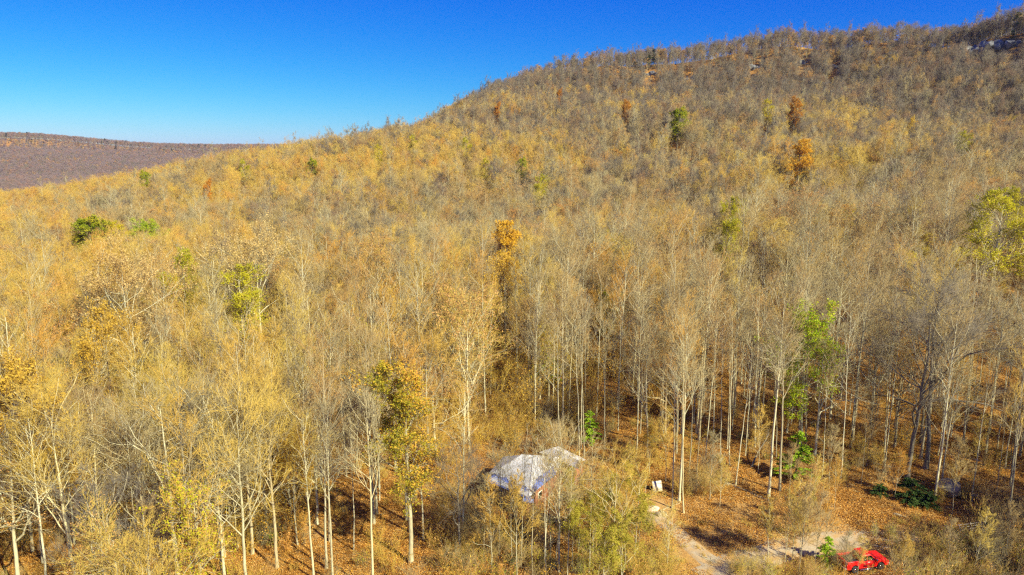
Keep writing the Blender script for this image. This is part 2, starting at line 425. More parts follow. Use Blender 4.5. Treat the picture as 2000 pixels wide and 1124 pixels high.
def grow(P, Rr, nper, t0, t1, ang, lenf, K, up, wob, rfac, rg, taper=.25, phase=True):
    """child branches along parent paths"""
    n, Kp, _ = P.shape
    t = (np.arange(nper)[None] + rg.random((n, nper))) / nper * (t1 - t0) + t0
    idx = t * (Kp - 1); i0 = np.minimum(idx.astype(int), Kp - 2); f = (idx - i0)[..., None]
    ar = np.arange(n)[:, None]
    st = P[ar, i0] * (1 - f) + P[ar, i0 + 1] * f
    pd = P[ar, i0 + 1] - P[ar, i0]; pd /= np.linalg.norm(pd, axis=2, keepdims=True) + 1e-9
    rr = Rr[ar, i0] * (1 - f[..., 0]) + Rr[ar, i0 + 1] * f[..., 0]
    plen = np.linalg.norm(np.diff(P, axis=1), axis=2).sum(1)[:, None]
    ref = rg.normal(size=st.shape)
    pe = ref - pd * (ref * pd).sum(2, keepdims=True); pe /= np.linalg.norm(pe, axis=2, keepdims=True) + 1e-9
    a = R(1) * rg.uniform(ang[0], ang[1], t.shape)[..., None]
    d = np.cos(a) * pd + np.sin(a) * pe
    L = (lenf(t, plen) * rg.uniform(.7, 1.25, t.shape)).reshape(-1)
    m = n * nper
    st, d, rr = st.reshape(m, 3), d.reshape(m, 3), rr.reshape(m)
    out = np.empty((m, K, 3)); out[:, 0] = st
    for k in range(1, K):
        d = d + rg.normal(size=d.shape) * wob + np.array([0, 0, up]) / K
        d /= np.linalg.norm(d, axis=1, keepdims=True)
        out[:, k] = out[:, k - 1] + d * (L / (K - 1))[:, None]
    r0 = np.minimum(rr * rfac, rr * .9)
    Ro = r0[:, None] * np.linspace(1, taper, K)[None]
    return out, Ro

SPEC = {
 # H, trunk r, crown start, limbs, limb angle, limb length (of H), up, wobble, twigs scale
 'poplar': dict(H=22, r=.15, c0=.50, n=20, ang=(26, 50), L=lambda t: .20 * (1.05 - .3 * t), up=.55, wob=.13, tw=.025, n2=6, n3=5, n4=5, tl=.8),
 'slim':   dict(H=20, r=.10, c0=.58, n=11, ang=(22, 46), L=lambda t: .17 * (1.05 - .3 * t), up=.6, wob=.14, tw=.035, n2=5, n3=5, n4=4, tl=.7),
 'oak':    dict(H=16, r=.19, c0=.32, n=13, ang=(36, 70), L=lambda t: .50 * (1 - .55 * t * t), up=.5, wob=.24, tw=.09, n2=7, n3=6, n4=5, tl=.7),
 'maple':  dict(H=16, r=.15, c0=.34, n=16, ang=(20, 46), L=lambda t: .42 * (1 - .5 * t * t), up=.55, wob=.14, tw=.06, n2=7, n3=6, n4=5, tl=.7),
 'dome':   dict(H=16, r=.19, c0=.28, n=24, ang=(28, 62), L=lambda t: .27 * (1 - .45 * t * t), up=.4, wob=.16, tw=.04, n2=7, n3=6, n4=4, tl=.6),
 'column': dict(H=18, r=.20, c0=.30, n=26, ang=(30, 62), L=lambda t: .19 * (1 - .25 * t * t), up=.4, wob=.18, tw=.05, n2=7, n3=6, n4=4, tl=.6),
 'sapling':dict(H=10, r=.06, c0=.30, n=16, ang=(22, 48), L=lambda t: .30 * (1.1 - .7 * t), up=.5, wob=.14, tw=.06, n2=6, n3=5, n4=4, tl=.5),
}
def skeleton(kind, rg, dens=1.0):
    s = SPEC[kind]; K = 15
    H = s['H'] * rg.uniform(.93, 1.07)
    w = np.cumsum(rg.normal(size=(K, 2)) * s['tw'], 0) * H * .05
    w -= w[0]
    lean = rg.normal(size=2) * .012 * H
    z = np.linspace(0, H, K)
    P = np.c_[w + lean[None] * (z / H)[:, None], z][None]
    r = s['r'] * rg.uniform(.85, 1.15)
    Rr = (r * (1 - .86 * (z / H) ** 1.1))[None]; Rr[0, 0] *= 1.4
    Lf = s['L']
    l1, r1 = grow(P, Rr, s['n'], s['c0'], .98, s['ang'], lambda t, pl: Lf((t - s['c0']) / (1 - s['c0'])) * H, 7, s['up'], s['wob'], .55, rg)
    if kind == 'oak' and True:      # a fork: the biggest limbs thicker
        r1[:4] *= 1.35
    l2, r2 = grow(l1, r1, s['n2'], .22, .97, (25, 58), lambda t, pl: pl * .52 * (1.15 - .6 * t), 5, s['up'] * .8, s['wob'] * 1.2, .62, rg)
    l3, r3 = grow(l2, r2, s['n3'], .25, 1, (22, 55), lambda t, pl: pl * .55 * (1.1 - .5 * t), 3, s['up'] * .7, .16, .65, rg)
    n4 = max(2, int(s['n4'] * dens))
    l4, r4 = grow(l3, r3, n4, .2, 1, (18, 50), lambda t, pl: pl * .75 + s['tl'] * .22, 2, .35, .1, .7, rg)
    return dict(P=P, R=Rr, l1=l1, r1=r1, l2=l2, r2=r2, l3=l3, r3=r3, l4=l4, H=H, r=r)
def make_tree(kind, seed, barkm, twm, leafmat=None, nleaf=0, lsize=.16, dens=1.0, twr=.011, part='all', tag=''):
    """returns (trunk mesh, crown mesh, joined mesh, height)"""
    rg = np.random.default_rng(seed)
    s = skeleton(kind, rg, dens)
    mats = [M[barkm], M[twm]] + ([M[leafmat]] if leafmat else [])
    def trunk(mb):
        tubes(mb, s['P'], s['R'], 8, 0)
        tubes(mb, s['l1'], np.maximum(s['r1'], .018), 5, 0)
        big = s['r2'][:, 0] > .012
        tubes(mb, s['l2'][big], np.maximum(s['r2'][big], .016), 3, 0)
        return big
    def crown(mb, big, a, b):
        if (~big).any(): tubes(mb, s['l2'][~big], np.maximum(s['r2'][~big], .014), 3, a)
        cones(mb, s['l3'][:, 0], s['l3'][:, 1] , np.maximum(s['r3'][:, 0], twr * 1.25), a)
        cones(mb, s['l3'][:, 1], s['l3'][:, 2], twr * 1.1, a)
        cones(mb, s['l4'][:, 0], s['l4'][:, 1], twr, a)
        if nleaf:
            n4 = len(s['l4']); i = rg.integers(0, n4, nleaf); t = rg.uniform(.2, 1.05, (nleaf, 1))
            p = s['l4'][i, 0] * (1 - t) + s['l4'][i, 1] * t + rg.normal(size=(nleaf, 3)) * .10
            # clumped colour: leaves of one region of the crown are alike
            cl = vnoise(p[:, 0] / 1.6 + 50, p[:, 2] / 1.6 + p[:, 1] / 2.3 + 50, seed)
            leaves(mb, p, lsize, rg, b, rnd=np.clip(.55 * cl + .5 * rg.random(nleaf) , 0, 1))
    m1 = MB(); big = trunk(m1)
    m2 = MB(); crown(m2, big, 0, 1)
    if part == 'split':
        return m1.mesh(kind + '_trunk', [M[barkm]], True), m2.mesh(kind + '_crown', mats[1:]), s['H']
    m3 = MB(); big = trunk(m3); crown(m3, big, 1, 2)
    return m3.mesh(kind + '_tree', mats), s['H']

# ------------------------------------------------------------------ object helpers
def tag(o, label=None, cat=None, group=None, kind=None):
    if label: o['label'] = label
    if cat: o['category'] = cat
    if group: o['group'] = group
    if kind: o['kind'] = kind
    return o
def obj(name, me, parent=None, loc=None, rz=None):
    o = bpy.data.objects.new(name, me); COL.objects.link(o)
    if parent: o.parent = parent
    if loc is not None: o.location = loc
    if rz is not None: o.rotation_euler = (0, 0, rz)
    return o
def empty(name, loc, rz=0):
    o = bpy.data.objects.new(name, None); COL.objects.link(o); o.location = loc; o.rotation_euler = (0, 0, rz)
    o.empty_display_size = .3
    return o

# ------------------------------------------------------------------ the ground sheet
def axis_pts(fine_lo, fine_hi, step, lo, hi, grow_):
    a = list(np.arange(fine_lo, fine_hi + .01, step))
    s = step
    while a[-1] < hi: s *= grow_; a.append(a[-1] + s)
    s = step
    while a[0] > lo: s *= grow_; a.insert(0, a[0] - s)
    return np.array(a)
gx = axis_pts(-60, 75, 1.0, -6000, 6000, 1.045)
gy = axis_pts(45, 130, 1.0, -1500, 7000, 1.035)
GX, GY = np.meshgrid(gx, gy)
GZ = terrain(GX, GY)
nx, ny = len(gx), len(gy)
I = (np.arange(ny - 1)[:, None] * nx + np.arange(nx - 1)[None]).ravel()
gm = mesh_np('ground', np.c_[GX.ravel(), GY.ravel(), GZ.ravel()], [np.stack([I, I + 1, I + nx + 1, I + nx], 1)], [M['ground']], smooth=True)

# clearings: the yard round the cabin, the turning place by the truck, the drive
CLEAR = [(at_z(1450, 1050, 0), 7.0), (at_z(1600, 1060, 0), 6.5), (at_z(1690, 1100, 0), 5.5), (at_z(1420, 1120, 0), 6), (at_z(1340, 1060, 0), 5), (at_z(1300, 1000, 0), 4),
         (at_z(1060, 960, 0), 8.5), (at_z(940, 905, 0), 4.5), (at_z(1560, 1020, 0), 5), (at_z(1740, 1040, 0), 4.5), (at_z(1400, 1000, 0), 4), (at_z(1000, 860, 0), 5),(at_z(1850, 1060, 0), 3.5)]
def clear_at(x, y):
    v = np.zeros(np.shape(x))
    for c, r in CLEAR:
        v = np.maximum(v, 1 - sstep(r * .75, r * 1.15, np.hypot(x - c[0], y - c[1])))
    return v
a = gm.attributes.new('clear', 'FLOAT', 'POINT')
cv = clear_at(GX, GY) * (0.55 + .45 * vnoise(GX / 3, GY / 3, 12))
cv[GY > 200] = 0
a.data.foreach_set('value', (cv * .8).ravel().astype(np.float32))
tag(obj('ground', gm), 'leaf covered forest floor rising from the clearing to the wooded mountain', None, None, 'structure')

RIBS = []
def ribbon(name, pts, widths, m, lift, label, ragged=.25, step=.6):
    """a strip following the terrain, slightly ragged edges"""
    pts = np.array(pts, float)[:, :2]; RIBS.append(pts.copy())
    d = np.r_[0, np.cumsum(np.linalg.norm(np.diff(pts, axis=0), axis=1))]
    n = int(d[-1] / step) + 2; s = np.linspace(0, d[-1], n)
    x = np.interp(s, d, pts[:, 0]); y = np.interp(s, d, pts[:, 1]); w = np.interp(s, d, widths)
    for _ in range(6):
        x[1:-1] = (x[:-2] + 2 * x[1:-1] + x[2:]) / 4; y[1:-1] = (y[:-2] + 2 * y[1:-1] + y[2:]) / 4
    tx, ty = np.gradient(x), np.gradient(y); l = np.hypot(tx, ty); nx_, ny_ = -ty / l, tx / l
    M_ = 9; V = []
    rg = np.random.default_rng(3)
    for i in range(n):
        e0, e1 = 1 + ragged * (vnoise(np.array([s[i] * .7]), np.array([1.5]), 5)[0] - .5) * 2, 1 + ragged * (vnoise(np.array([s[i] * .7]), np.array([9.5]), 6)[0] - .5) * 2
        for j in range(M_):
            q = -1 + 2 * j / (M_ - 1); q *= e0 if q < 0 else e1
            V.append((x[i] + nx_[i] * w[i] * q / 2, y[i] + ny_[i] * w[i] * q / 2))
    V = np.array(V); edge = np.abs(np.tile(np.linspace(-1, 1, M_), n))
    Z = terrain(V[:, 0], V[:, 1]) + lift * np.where(edge > .95, -2, 1) + .03 * 0
    I = (np.arange(n - 1)[:, None] * M_ + np.arange(M_ - 1)[None]).ravel()
    me = mesh_np(name, np.c_[V, Z], [np.stack([I, I + M_, I + M_ + 1, I + 1], 1)], [m], smooth=True)
    return tag(obj(name, me), label, None, None, 'structure')
ribbon('gravel_parking', [at_z(1790, 1052, 0), at_z(1690, 1055, 0), at_z(1600, 1066, 0), at_z(1520, 1082, 0), at_z(1450, 1100, 0), at_z(1380, 1135, 0)], [2.0, 4.6, 4.6, 4.0, 4.0, 5], M['gravel'], .06,
       'grey gravel turning place behind the red pickup')
ribbon('dirt_drive', [at_z(1270, 1000, 0), at_z(1300, 1030, 0), at_z(1345, 1068, 0), at_z(1400, 1110, 0), at_z(1450, 1150, 0)], [1.2, 2.2, 2.6, 2.8, 3.0], M['gravel'], .075,
       'pale rutted dirt drive running down from the cabin yard')

# ------------------------------------------------------------------ trees: what stands where
EXCL = list(CLEAR)
def blocked(x, y, k=1.0):
    return any(math.hypot(x - c[0], y - c[1]) < r * k for c, r in EXCL)
T_ind = []      # individual leafy trees: (kind, x, y, z, yaw, scale)
# prototypes for single trees -------------------------------------------------
BARE = {}
def bare_proto(key, *a, **k): BARE[key] = make_tree(*a, part='split', **k)
for i in range(4): bare_proto(('poplar', i), 'poplar', 100 + i, 'bark_pale' if i % 2 == 0 else 'bark_grey', 'twig' if i < 2 else 'twig_gold', dens=.5)
for i in range(3): bare_proto(('slim', i), 'slim', 120 + i, 'bark_pale' if i != 1 else 'bark_grey', 'twig', dens=.5)
for i in range(4): bare_proto(('maple', i), 'maple', 140 + i, 'bark_grey' if i % 2 else 'bark_pale', 'twig_gold' if i < 2 else 'twig', dens=.6)
for i in range(3): bare_proto(('oak', i), 'oak', 160 + i, 'bark_pale' if i < 2 else 'bark_grey', 'twig' if i else 'twig_grey', dens=.7)
bare_proto(('darkoak', 0), 'oak', 171, 'bark_dark', 'twig_grey')
for i in range(3): bare_proto(('sapling', i), 'sapling', 180 + i, 'bark_pale' if i != 1 else 'bark_grey', 'twig_gold' if i != 1 else 'twig')
LOOK = {'poplar': 'tall straight bare tree', 'slim': 'thin pole-like bare tree', 'maple': 'upswept fan-crowned bare tree', 'oak': 'broad crooked bare oak', 'darkoak': 'dark-barked spreading bare oak', 'sapling': 'small bare sapling'}
TONE = {('poplar', 0): 'pale-barked', ('poplar', 1): 'grey-barked', ('poplar', 2): 'pale-barked golden-twigged', ('poplar', 3): 'grey-barked golden-twigged',
        ('slim', 0): 'pale', ('slim', 1): 'grey', ('slim', 2): 'pale', ('maple', 0): 'pale golden-twigged', ('maple', 1): 'grey golden-twigged', ('maple', 2): 'pale', ('maple', 3): 'grey',
        ('oak', 0): 'pale', ('oak', 1): 'pale', ('oak', 2): 'grey', ('darkoak', 0): '', ('sapling', 0): 'pale', ('sapling', 1): 'grey', ('sapling', 2): 'pale'}

# hand-placed bare trees: base pixel in the photograph, kind, variant, height in metres
HAND = [
 (1335, 1008, 'slim', 0, 22), (1326, 985, 'poplar', 0, 21), (1500, 980, 'poplar', 0, 24), (1436, 958, 'slim', 2, 17), (1408, 935, 'slim', 1, 19), (1522, 968, 'poplar', 1, 22),
 (1640, 950, 'slim', 0, 21), (1618, 965, 'sapling', 1, 8), (1590, 900, 'oak', 1, 16), (1572, 880, 'slim', 2, 22), (1660, 885, 'poplar', 0, 22), (1700, 870, 'slim', 0, 20),
 (1770, 948, 'darkoak', 0, 21), (1806, 928, 'darkoak', 0, 22), (1880, 880, 'poplar', 1, 22), (1925, 905, 'slim', 1, 20), (1962, 925, 'slim', 0, 21), (1990, 900, 'poplar', 3, 22), (1858, 1010, 'sapling', 1, 9),
 (1045, 800, 'poplar', 0, 21), (1010, 760, 'slim', 0, 20), (1110, 830, 'slim', 2, 19), (1165, 820, 'slim', 0, 21), (1205, 800, 'poplar', 2, 23), (1250, 850, 'slim', 1, 21), (1285, 880, 'slim', 0, 20),
 (1235, 770, 'poplar', 0, 24), (1360, 850, 'poplar', 0, 24), (1385, 810, 'slim', 2, 22), (1430, 800, 'poplar', 1, 23), (1470, 830, 'slim', 0, 22), (1545, 830, 'slim', 0, 22),
 (1150, 1120, 'slim', 0, 13), (1062, 1112, 'slim', 2, 12), (1092, 1116, 'maple', 2, 13), (1075, 1090, 'slim', 0, 13), (898, 1085, 'darkoak', 0, 11), (960, 1120, 'sapling', 0, 9), (1195, 1122, 'maple', 0, 11), (1235, 1110, 'sapling', 0, 10),
 (728, 1150, 'poplar', 0, 19), (650, 1130, 'poplar', 0, 18), (612, 1120, 'poplar', 2, 17), (485, 1150, 'maple', 0, 18), (440, 1128, 'maple', 2, 18), (350, 1150, 'oak', 1, 19), (290, 1120, 'maple', 2, 17),
 (205, 1140, 'poplar', 0, 20), (145, 1160, 'maple', 0, 19), (95, 1170, 'poplar', 2, 19), (38, 1145, 'oak', 0, 17), (390, 1100, 'slim', 0, 19), (540, 1090, 'maple', 1, 18), (690, 1060, 'slim', 1, 17),
 (1018, 1112, 'slim', 0, 13), (1040, 1125, 'slim', 1, 13), (1010, 1130, 'sapling', 2, 10), (1648, 1140, 'sapling', 1, 5), (1672, 1150, 'sapling', 0, 5),
 (1000, 1105, 'slim', 1, 11), (1068, 1130, 'slim', 0, 14), (1085, 1104, 'sapling', 0, 11), (1108, 1125, 'slim', 2, 13), (975, 1085, 'maple', 3, 10), (945, 1095, 'sapling', 1, 9), (1128, 1100, 'sapling', 2, 10),
 (1360, 965, 'slim', 1, 15), (1385, 985, 'sapling', 1, 8), (1405, 1000, 'sapling', 2, 6), (1455, 900, 'slim', 2, 16), (1480, 930, 'sapling', 0, 8), (1515, 905, 'slim', 1, 17), (1540, 990, 'sapling', 1, 7),
 (1585, 1015, 'sapling', 2, 7), (1605, 940, 'slim', 0, 15), (1628, 1005, 'sapling', 0, 6), (1680, 960, 'slim', 1, 9), (1690, 925, 'sapling', 1, 9), (1725, 900, 'slim', 2, 17), (1745, 985, 'sapling', 2, 6), (1830, 900, 'slim', 0, 18),
 (1300, 945, 'sapling', 0, 9), (1312, 1000, 'slim', 2, 17), (1345, 930, 'slim', 1, 18), (1378, 905, 'slim', 0, 19), (1420, 885, 'slim', 2, 18), (1900, 955, 'sapling', 0, 8), (1945, 975, 'slim', 1, 13), (1610, 1080, 'sapling', 2, 6), (1575, 1060, 'sapling', 1, 8), (1548, 1095, 'sapling', 0, 8),
 (1530, 1120, 'sapling', 0, 8), (1500, 1112, 'sapling', 2, 7), (1590, 1122, 'sapling', 1, 8), (1560, 1108, 'sapling', 0, 6), (1850, 1128, 'sapling', 1, 6), (1900, 1130, 'sapling', 0, 7), (1960, 1120, 'sapling', 1, 7),
 (1560, 1130, 'sapling', 1, 9), (1760, 1135, 'sapling', 2, 4.5), (1300, 1130, 'sapling', 0, 7), (1990, 1090, 'sapling', 1, 7),
]
cand = []
for px, py, k, v, h in HAND:
    p = at_z(px, py, 0) if py > 860 else ground_px(px, py)
    cand.append([p[0], p[1], k, v, h / BARE[(k, v)][2], True])
hand_xy = np.array([[c[0], c[1]] for c in cand])

# leafy trees that catch the eye: crown centre pixel, crown height above ground, kind, height
LEAFY = [
 ('green_gold_oak', 796, 860, 13.4, 19.5, 1.3, 'large leafy oak turning from green to gold beside the cabin clearing', 'oak tree'),
 ('orange_oak', 985, 505, 15, 19, 1.0, 'bright orange leafy oak in the middle of the bare woods', 'oak tree'),
 ('orange_oak', 1560, 322, 15, 21, 1.35, 'bright orange leafy oak high on the right-hand slope', 'oak tree'),
 ('orange_tan_oak', 735, 560, 13, 18, 1.0, 'orange-tan leafy oak uphill of the large green and gold oak', 'oak tree'),
 ('orange_tan_oak', 915, 700, 11, 16, 1.0, 'orange-tan oak with thin leaves just behind the cabin clearing', 'oak tree'),
 ('orange_tan_oak', 860, 640, 11, 15, .8, 'small orange-tan oak next to the other thin-leaved oak behind the clearing', 'oak tree'),
 ('pale_tan_oak', 248, 625, 13, 19, 1.0, 'pale tan leafy oak above the bottom corner thicket', 'oak tree'),
 ('pale_tan_oak', 505, 572, 13, 20, 1.15, 'wide brownish tan oak behind the yellow-green poplar', 'oak tree'),
 ('yellow_poplar', 472, 612, 12, 17, 1.1, 'yellow-green leafy poplar in front of the wide tan oak', 'poplar tree'),
 ('yellow_poplar', 362, 575, 13, 18, .7, 'yellow-green topped poplar between the two tan oaks', 'poplar tree'),
 ('green_oak', 172, 475, 13, 19, 1.7, 'rounded olive green oak standing out on the lower slope', 'oak tree'),
 ('bright_maple', 275, 465, 13, 17, 1.3, 'light green maple beside the rounded olive green oak', 'maple tree'),
 ('bright_maple', 300, 458, 13, 16, 1.1, 'pale green maple filling the gap between the light and bright green maples', 'maple tree'),
 ('yellow_poplar', 232, 470, 13, 17, 1.2, 'yellow-green poplar between the olive oak and the light green maple', 'poplar tree'),
 ('bright_maple', 335, 478, 12, 15, .95, 'small bright green maple next to the light green maple', 'maple tree'),
 ('bright_maple', 1578, 700, 10.5, 15, 1.1, 'bright green leafy maple among pale trunks above the pine sapling', 'maple tree'),
 ('yellow_poplar', 1945, 475, 14, 20, 1.35, 'large yellow-green poplar at the right-hand edge of the woods', 'poplar tree'),
 ('yellow_poplar', 1985, 430, 14, 19, .9, 'yellow-green poplar cut by the frame edge behind the larger one', 'poplar tree'),
 ('green_oak', 1178, 605, 9, 12, .7, 'dark green low oak under tall bare trunks uphill of the cabin', 'oak tree'),
 ('green_oak', 1018, 330, 14, 17, .7, 'dark green oak alone in the bare middle slope', 'oak tree'),
 ('yellow_poplar', 1055, 370, 14, 18, .8, 'yellowish poplar just below the lone dark green oak', 'poplar tree'),
 ('yellow_poplar', 950, 330, 14, 17, .7, 'yellowish poplar level with the lone dark green oak', 'poplar tree'),
 ('yellow_poplar', 1425, 458, 14, 18, .55, 'sparse yellow-green poplar crown among grey bare crowns', 'poplar tree'),
 ('yellow_poplar', 910, 287, 15, 18, .7, 'small yellow poplar near the top of the middle slope', 'poplar tree'),
 ('green_oak', 612, 328, 14, 17, .75, 'olive green oak on the spur below the skyline', 'oak tree'),
 ('yellow_poplar', 475, 328, 14, 17, .75, 'golden yellow poplar on the spur below the skyline dip', 'poplar tree'),
 ('rust_oak', 406, 373, 14, 17, .6, 'small rust red oak on the gold lower spur', 'oak tree'),
 ('rust_oak', 1093, 190, 14, 18, .8, 'small rust orange oak near the foot of the bluff', 'oak tree'),
 ('rust_oak', 1222, 216, 14, 18, .85, 'rust orange oak below the pine clump on the mountainside', 'oak tree'),
 ('rust_oak', 1552, 222, 14, 20, .9, 'brownish orange oak on the upper slope above the bright orange oak', 'oak tree'),
 ('rust_oak', 972, 215, 14, 17, .8, 'dull rust oak under the end of the bluff', 'oak tree'),
 ('green_oak', 1324, 243, 16, 22, 1.1, 'tall green and yellow oak rising above the upper slope canopy', 'oak tree'),
 ('pale_tan_oak', 1354, 266, 14, 18, .85, 'straw coloured oak just below the tall green and yellow oak', 'oak tree'),
 ('yellow_poplar', 805, 280, 14, 17, .7, 'yellow-green poplar on the upper spur', 'poplar tree'),
 ('green_oak', 285, 356, 14, 18, .7, 'olive oak on the crest of the gold spur', 'oak tree'),
 ('orange_oak', 582, 262, 14, 17, .6, 'orange-gold oak on the spur skyline', 'oak tree'),
 ('green_oak', 345, 293, 13, 16, .45, 'tiny dark green oak on the spur skyline in front of the far ridge', 'oak tree'),
 ('orange_tan_oak', 1455, 365, 14, 18, .8, 'dull orange oak to the side of the bright orange oak', 'oak tree'),
 ('gold_oak', 60, 905, 9, 15, .9, 'golden leafed oak in the bottom corner thicket', 'oak tree'),
 ('gold_oak', 575, 950, 7, 11, .8, 'low golden yellow oak in shade between pale trunks', 'oak tree'),
 ('gold_oak', 215, 735, 12, 16, .6, 'small yellow topped oak in front of the pale tan oak', 'oak tree'),
 ('gold_oak', 140, 720, 9, 13, .7, 'yellow leafed oak over the dark hollow at the side', 'oak tree'),
 ('gold_oak', 985, 590, 11, 15, .7, 'golden oak directly below the bright orange oak', 'oak tree'),
 ('yellow_poplar', 1885, 290, 14, 18, .8, 'lime yellow poplar on the upper slope near the frame edge', 'poplar tree'),
 ('yellow_poplar', 1500, 215, 14, 18, .8, 'pale lime poplar on the upper slope', 'poplar tree'),
 ('gold_oak', 1780, 258, 14, 17, .6, 'small golden orange oak on the upper slope', 'oak tree'),
 ('yellow_poplar', 740, 300, 14, 17, .6, 'faint yellow poplar on the spur', 'poplar tree'),
 ('green_shrub_tree', 1160, 1010, 6, 8.0, 1.0, 'wispy yellow-green sapling with fine leaves in front of the cabin end', 'sapling'),
 ('green_shrub_tree', 1215, 1060, 6, 8.5, 1.0, 'wispy green sapling nearest the dirt drive', 'sapling'),
 ('green_shrub_tree', 1110, 960, 4.5, 6.5, .9, 'low leafy green sapling against the cabin roof edge', 'sapling'),
 ('green_shrub_tree', 1225, 950, 4.5, 6.5, .9, 'leafy green sapling between the cabin and the cream board', 'sapling'),
 ('green_shrub_tree', 1120, 1030, 5, 7.5, 1.2, 'wide leafy green sapling directly in front of the cabin door', 'sapling'),
 ('green_shrub_tree', 1195, 985, 5, 7.5, 1.3, 'bushy green sapling in the middle of the green thicket by the cabin', 'sapling'),
 ('green_shrub_tree', 1180, 1095, 5, 7.5, 1.2, 'green sapling cut by the bottom edge beside the drive', 'sapling'),
 ('green_shrub_tree', 1250, 1020, 5, 7.5, 1.2, 'green sapling at the drive side of the green thicket', 'sapling'),
 ('green_shrub_tree', 1580, 985, 3.0, 5.0, .8, 'thin green-leaved sapling behind the gravel turning place', 'sapling'),
 ('gold_oak', 1270, 880, 3.5, 5.5, .6, 'low yellow leafed bush uphill of the cream board', 'bush'),
 ('rust_shrub', 1745, 940, 2.0, 3.6, .9, 'pinkish rust leaved bush beside the dark green bush', 'bush'),
 ('red_shrub', 1010, 985, 1.6, 3.4, 1.0, 'reddish brown bush against the cabin front', 'bush'),
]
LP = {}
def leafy_proto(key):
    K = {
     'green_gold_oak': ('column', 301, 'bark_grey', 'twig', 'leaf_oak', 21000, .125),
     'orange_oak': ('dome', 302, 'bark_grey', 'twig_grey', 'leaf_orange', 19000, .155),
     'orange_tan_oak': ('maple', 303, 'bark_pale', 'twig_gold', 'leaf_tan', 3800, .14),
     'pale_tan_oak': ('oak', 304, 'bark_pale', 'twig', 'leaf_pale', 8000, .135),
     'yellow_poplar': ('dome', 305, 'bark_pale', 'twig_gold', 'leaf_yellow', 12000, .13),
     'green_oak': ('dome', 306, 'bark_grey', 'twig_grey', 'leaf_olive', 20000, .17),
     'bright_maple': ('dome', 307, 'bark_pale', 'twig', 'leaf_bright', 14000, .14),
     'rust_oak': ('dome', 308, 'bark_grey', 'twig_grey', 'leaf_rust', 18000, .17),
     'gold_oak': ('maple', 309, 'bark_grey', 'twig_gold', 'leaf_gold', 5500, .17),
     'green_shrub_tree': ('sapling', 310, 'bark_pale', 'twig_gold', 'leaf_wisp', 8000, .08),
     'rust_shrub': ('sapling', 311, 'bark_grey', 'twig', 'leaf_tan', 3500, .16),
     'red_shrub': ('sapling', 312, 'bark_grey', 'twig', 'leaf_rust', 2600, .13),
    }[key]
    kind, seed, b, tw, lm, nl, ls = K
    return make_tree(kind, seed, b, tw, lm, nl, ls, dens=.8, part='split')
NAMES = {'green_gold_oak': 'oak_tree', 'orange_oak': 'oak_tree', 'orange_tan_oak': 'oak_tree', 'pale_tan_oak': 'oak_tree', 'yellow_poplar': 'poplar_tree', 'green_oak': 'oak_tree', 'bright_maple': 'maple_tree',
         'rust_oak': 'oak_tree', 'gold_oak': 'oak_tree', 'green_shrub_tree': 'leafy_sapling', 'rust_shrub': 'bush', 'red_shrub': 'bush'}
leafy_xy = []
for key, px, py, above, H, wide, label, cat in LEAFY:
    if key not in LP: LP[key] = leafy_proto(key)
    tm, cm, h0 = LP[key]
    far_ = math.hypot(*ground_under(px, py, above)[:2]) > 200
    if far_: H *= 1.06; above *= 1.08
    elif H > 14 and key != 'green_gold_oak': above += 2.5; H += 3.5
    p = ground_under(px, py, above)
    leafy_xy.append((p[0], p[1], 3.4 * wide * H / 18))
    sc = H / h0
    root = empty(NAMES[key], p - np.array([0, 0, .15]), random.uniform(0, 6.28))
    root.scale = (sc * wide ** .7 if wide > .5 else sc * .65,) * 2 + (sc,)
    obj('trunk', tm, root); obj('crown', cm, root)
    tag(root, label, cat, 'coloured trees standing out in the bare woods' if cat.endswith('tree') else 'low leafy growth round the clearing')
print('leafy done')

BLUFF = [(1915, 92, 16, 5, 9, 'dark overhanging bluff outcrop near the frame corner'), (1955, 85, 12, 5, 7, 'pale fractured bluff rocks beside the dark overhang'), (1982, 82, 8, 5, 6, 'pale bluff rocks nearest the frame corner'),
      (1572, 120, 10, 5, 6, 'grey bluff outcrop on the middle of the rim'), (1270, 142, 10, 5, 6, 'pale bluff rock below the pine clump'), (1345, 152, 8, 4, 4.5, 'small grey bluff rock between the pine clump and the middle outcrop'),
      (1630, 126, 8, 4, 4, 'small pale bluff rock past the middle outcrop'), (1475, 130, 8, 4, 4, 'low grey ledge on the rim between outcrops')]
BLUFF_P = [ground_under(b[0], b[1], 3.0) for b in BLUFF]
BLUFF_XY = [(p[0], p[1], b[2] * .6) for p, b in zip(BLUFF_P, BLUFF)]
# scattered bare trees over the whole slope -------------------------------------
def scatter(step, x0, x1, y0, y1, rg):
    nx_, ny_ = int((x1 - x0) / step), int((y1 - y0) / step)
    X, Y = np.meshgrid(x0 + (np.arange(nx_) + .5) * step, y0 + (np.arange(ny_) + .5) * step)
    X = X + rg.uniform(-.48, .48, X.shape) * step; Y = Y + rg.uniform(-.48, .48, Y.shape) * step
    return X.ravel(), Y.ravel()
rg = np.random.default_rng(77)
X, Y = scatter(3.5, -560, 760, -60, 900, rg)
X3, Y3 = scatter(3.4, -160, 190, 45, 230, rg); n3_ = np.hypot(X3, Y3) < 215      # closer stems on the near slope
f3_ = np.hypot(X, Y) >= 215
X, Y = np.r_[X[f3_], X3[n3_]], np.r_[Y[f3_], Y3[n3_]]
X2, Y2 = scatter(2.8, -60, 520, 380, 800, rg)              # scrubby small trees on the bluff face
s2 = Y2 - np.interp(X2 / Y2, RIM_A, RIM_Y); k2 = (X2 / Y2 > -.06) & (s2 > -55) & (s2 < 6)
isrim = np.r_[np.zeros(len(X), bool), np.ones(int(k2.sum()), bool)]
X, Y = np.r_[X, X2[k2]], np.r_[Y, Y2[k2]]
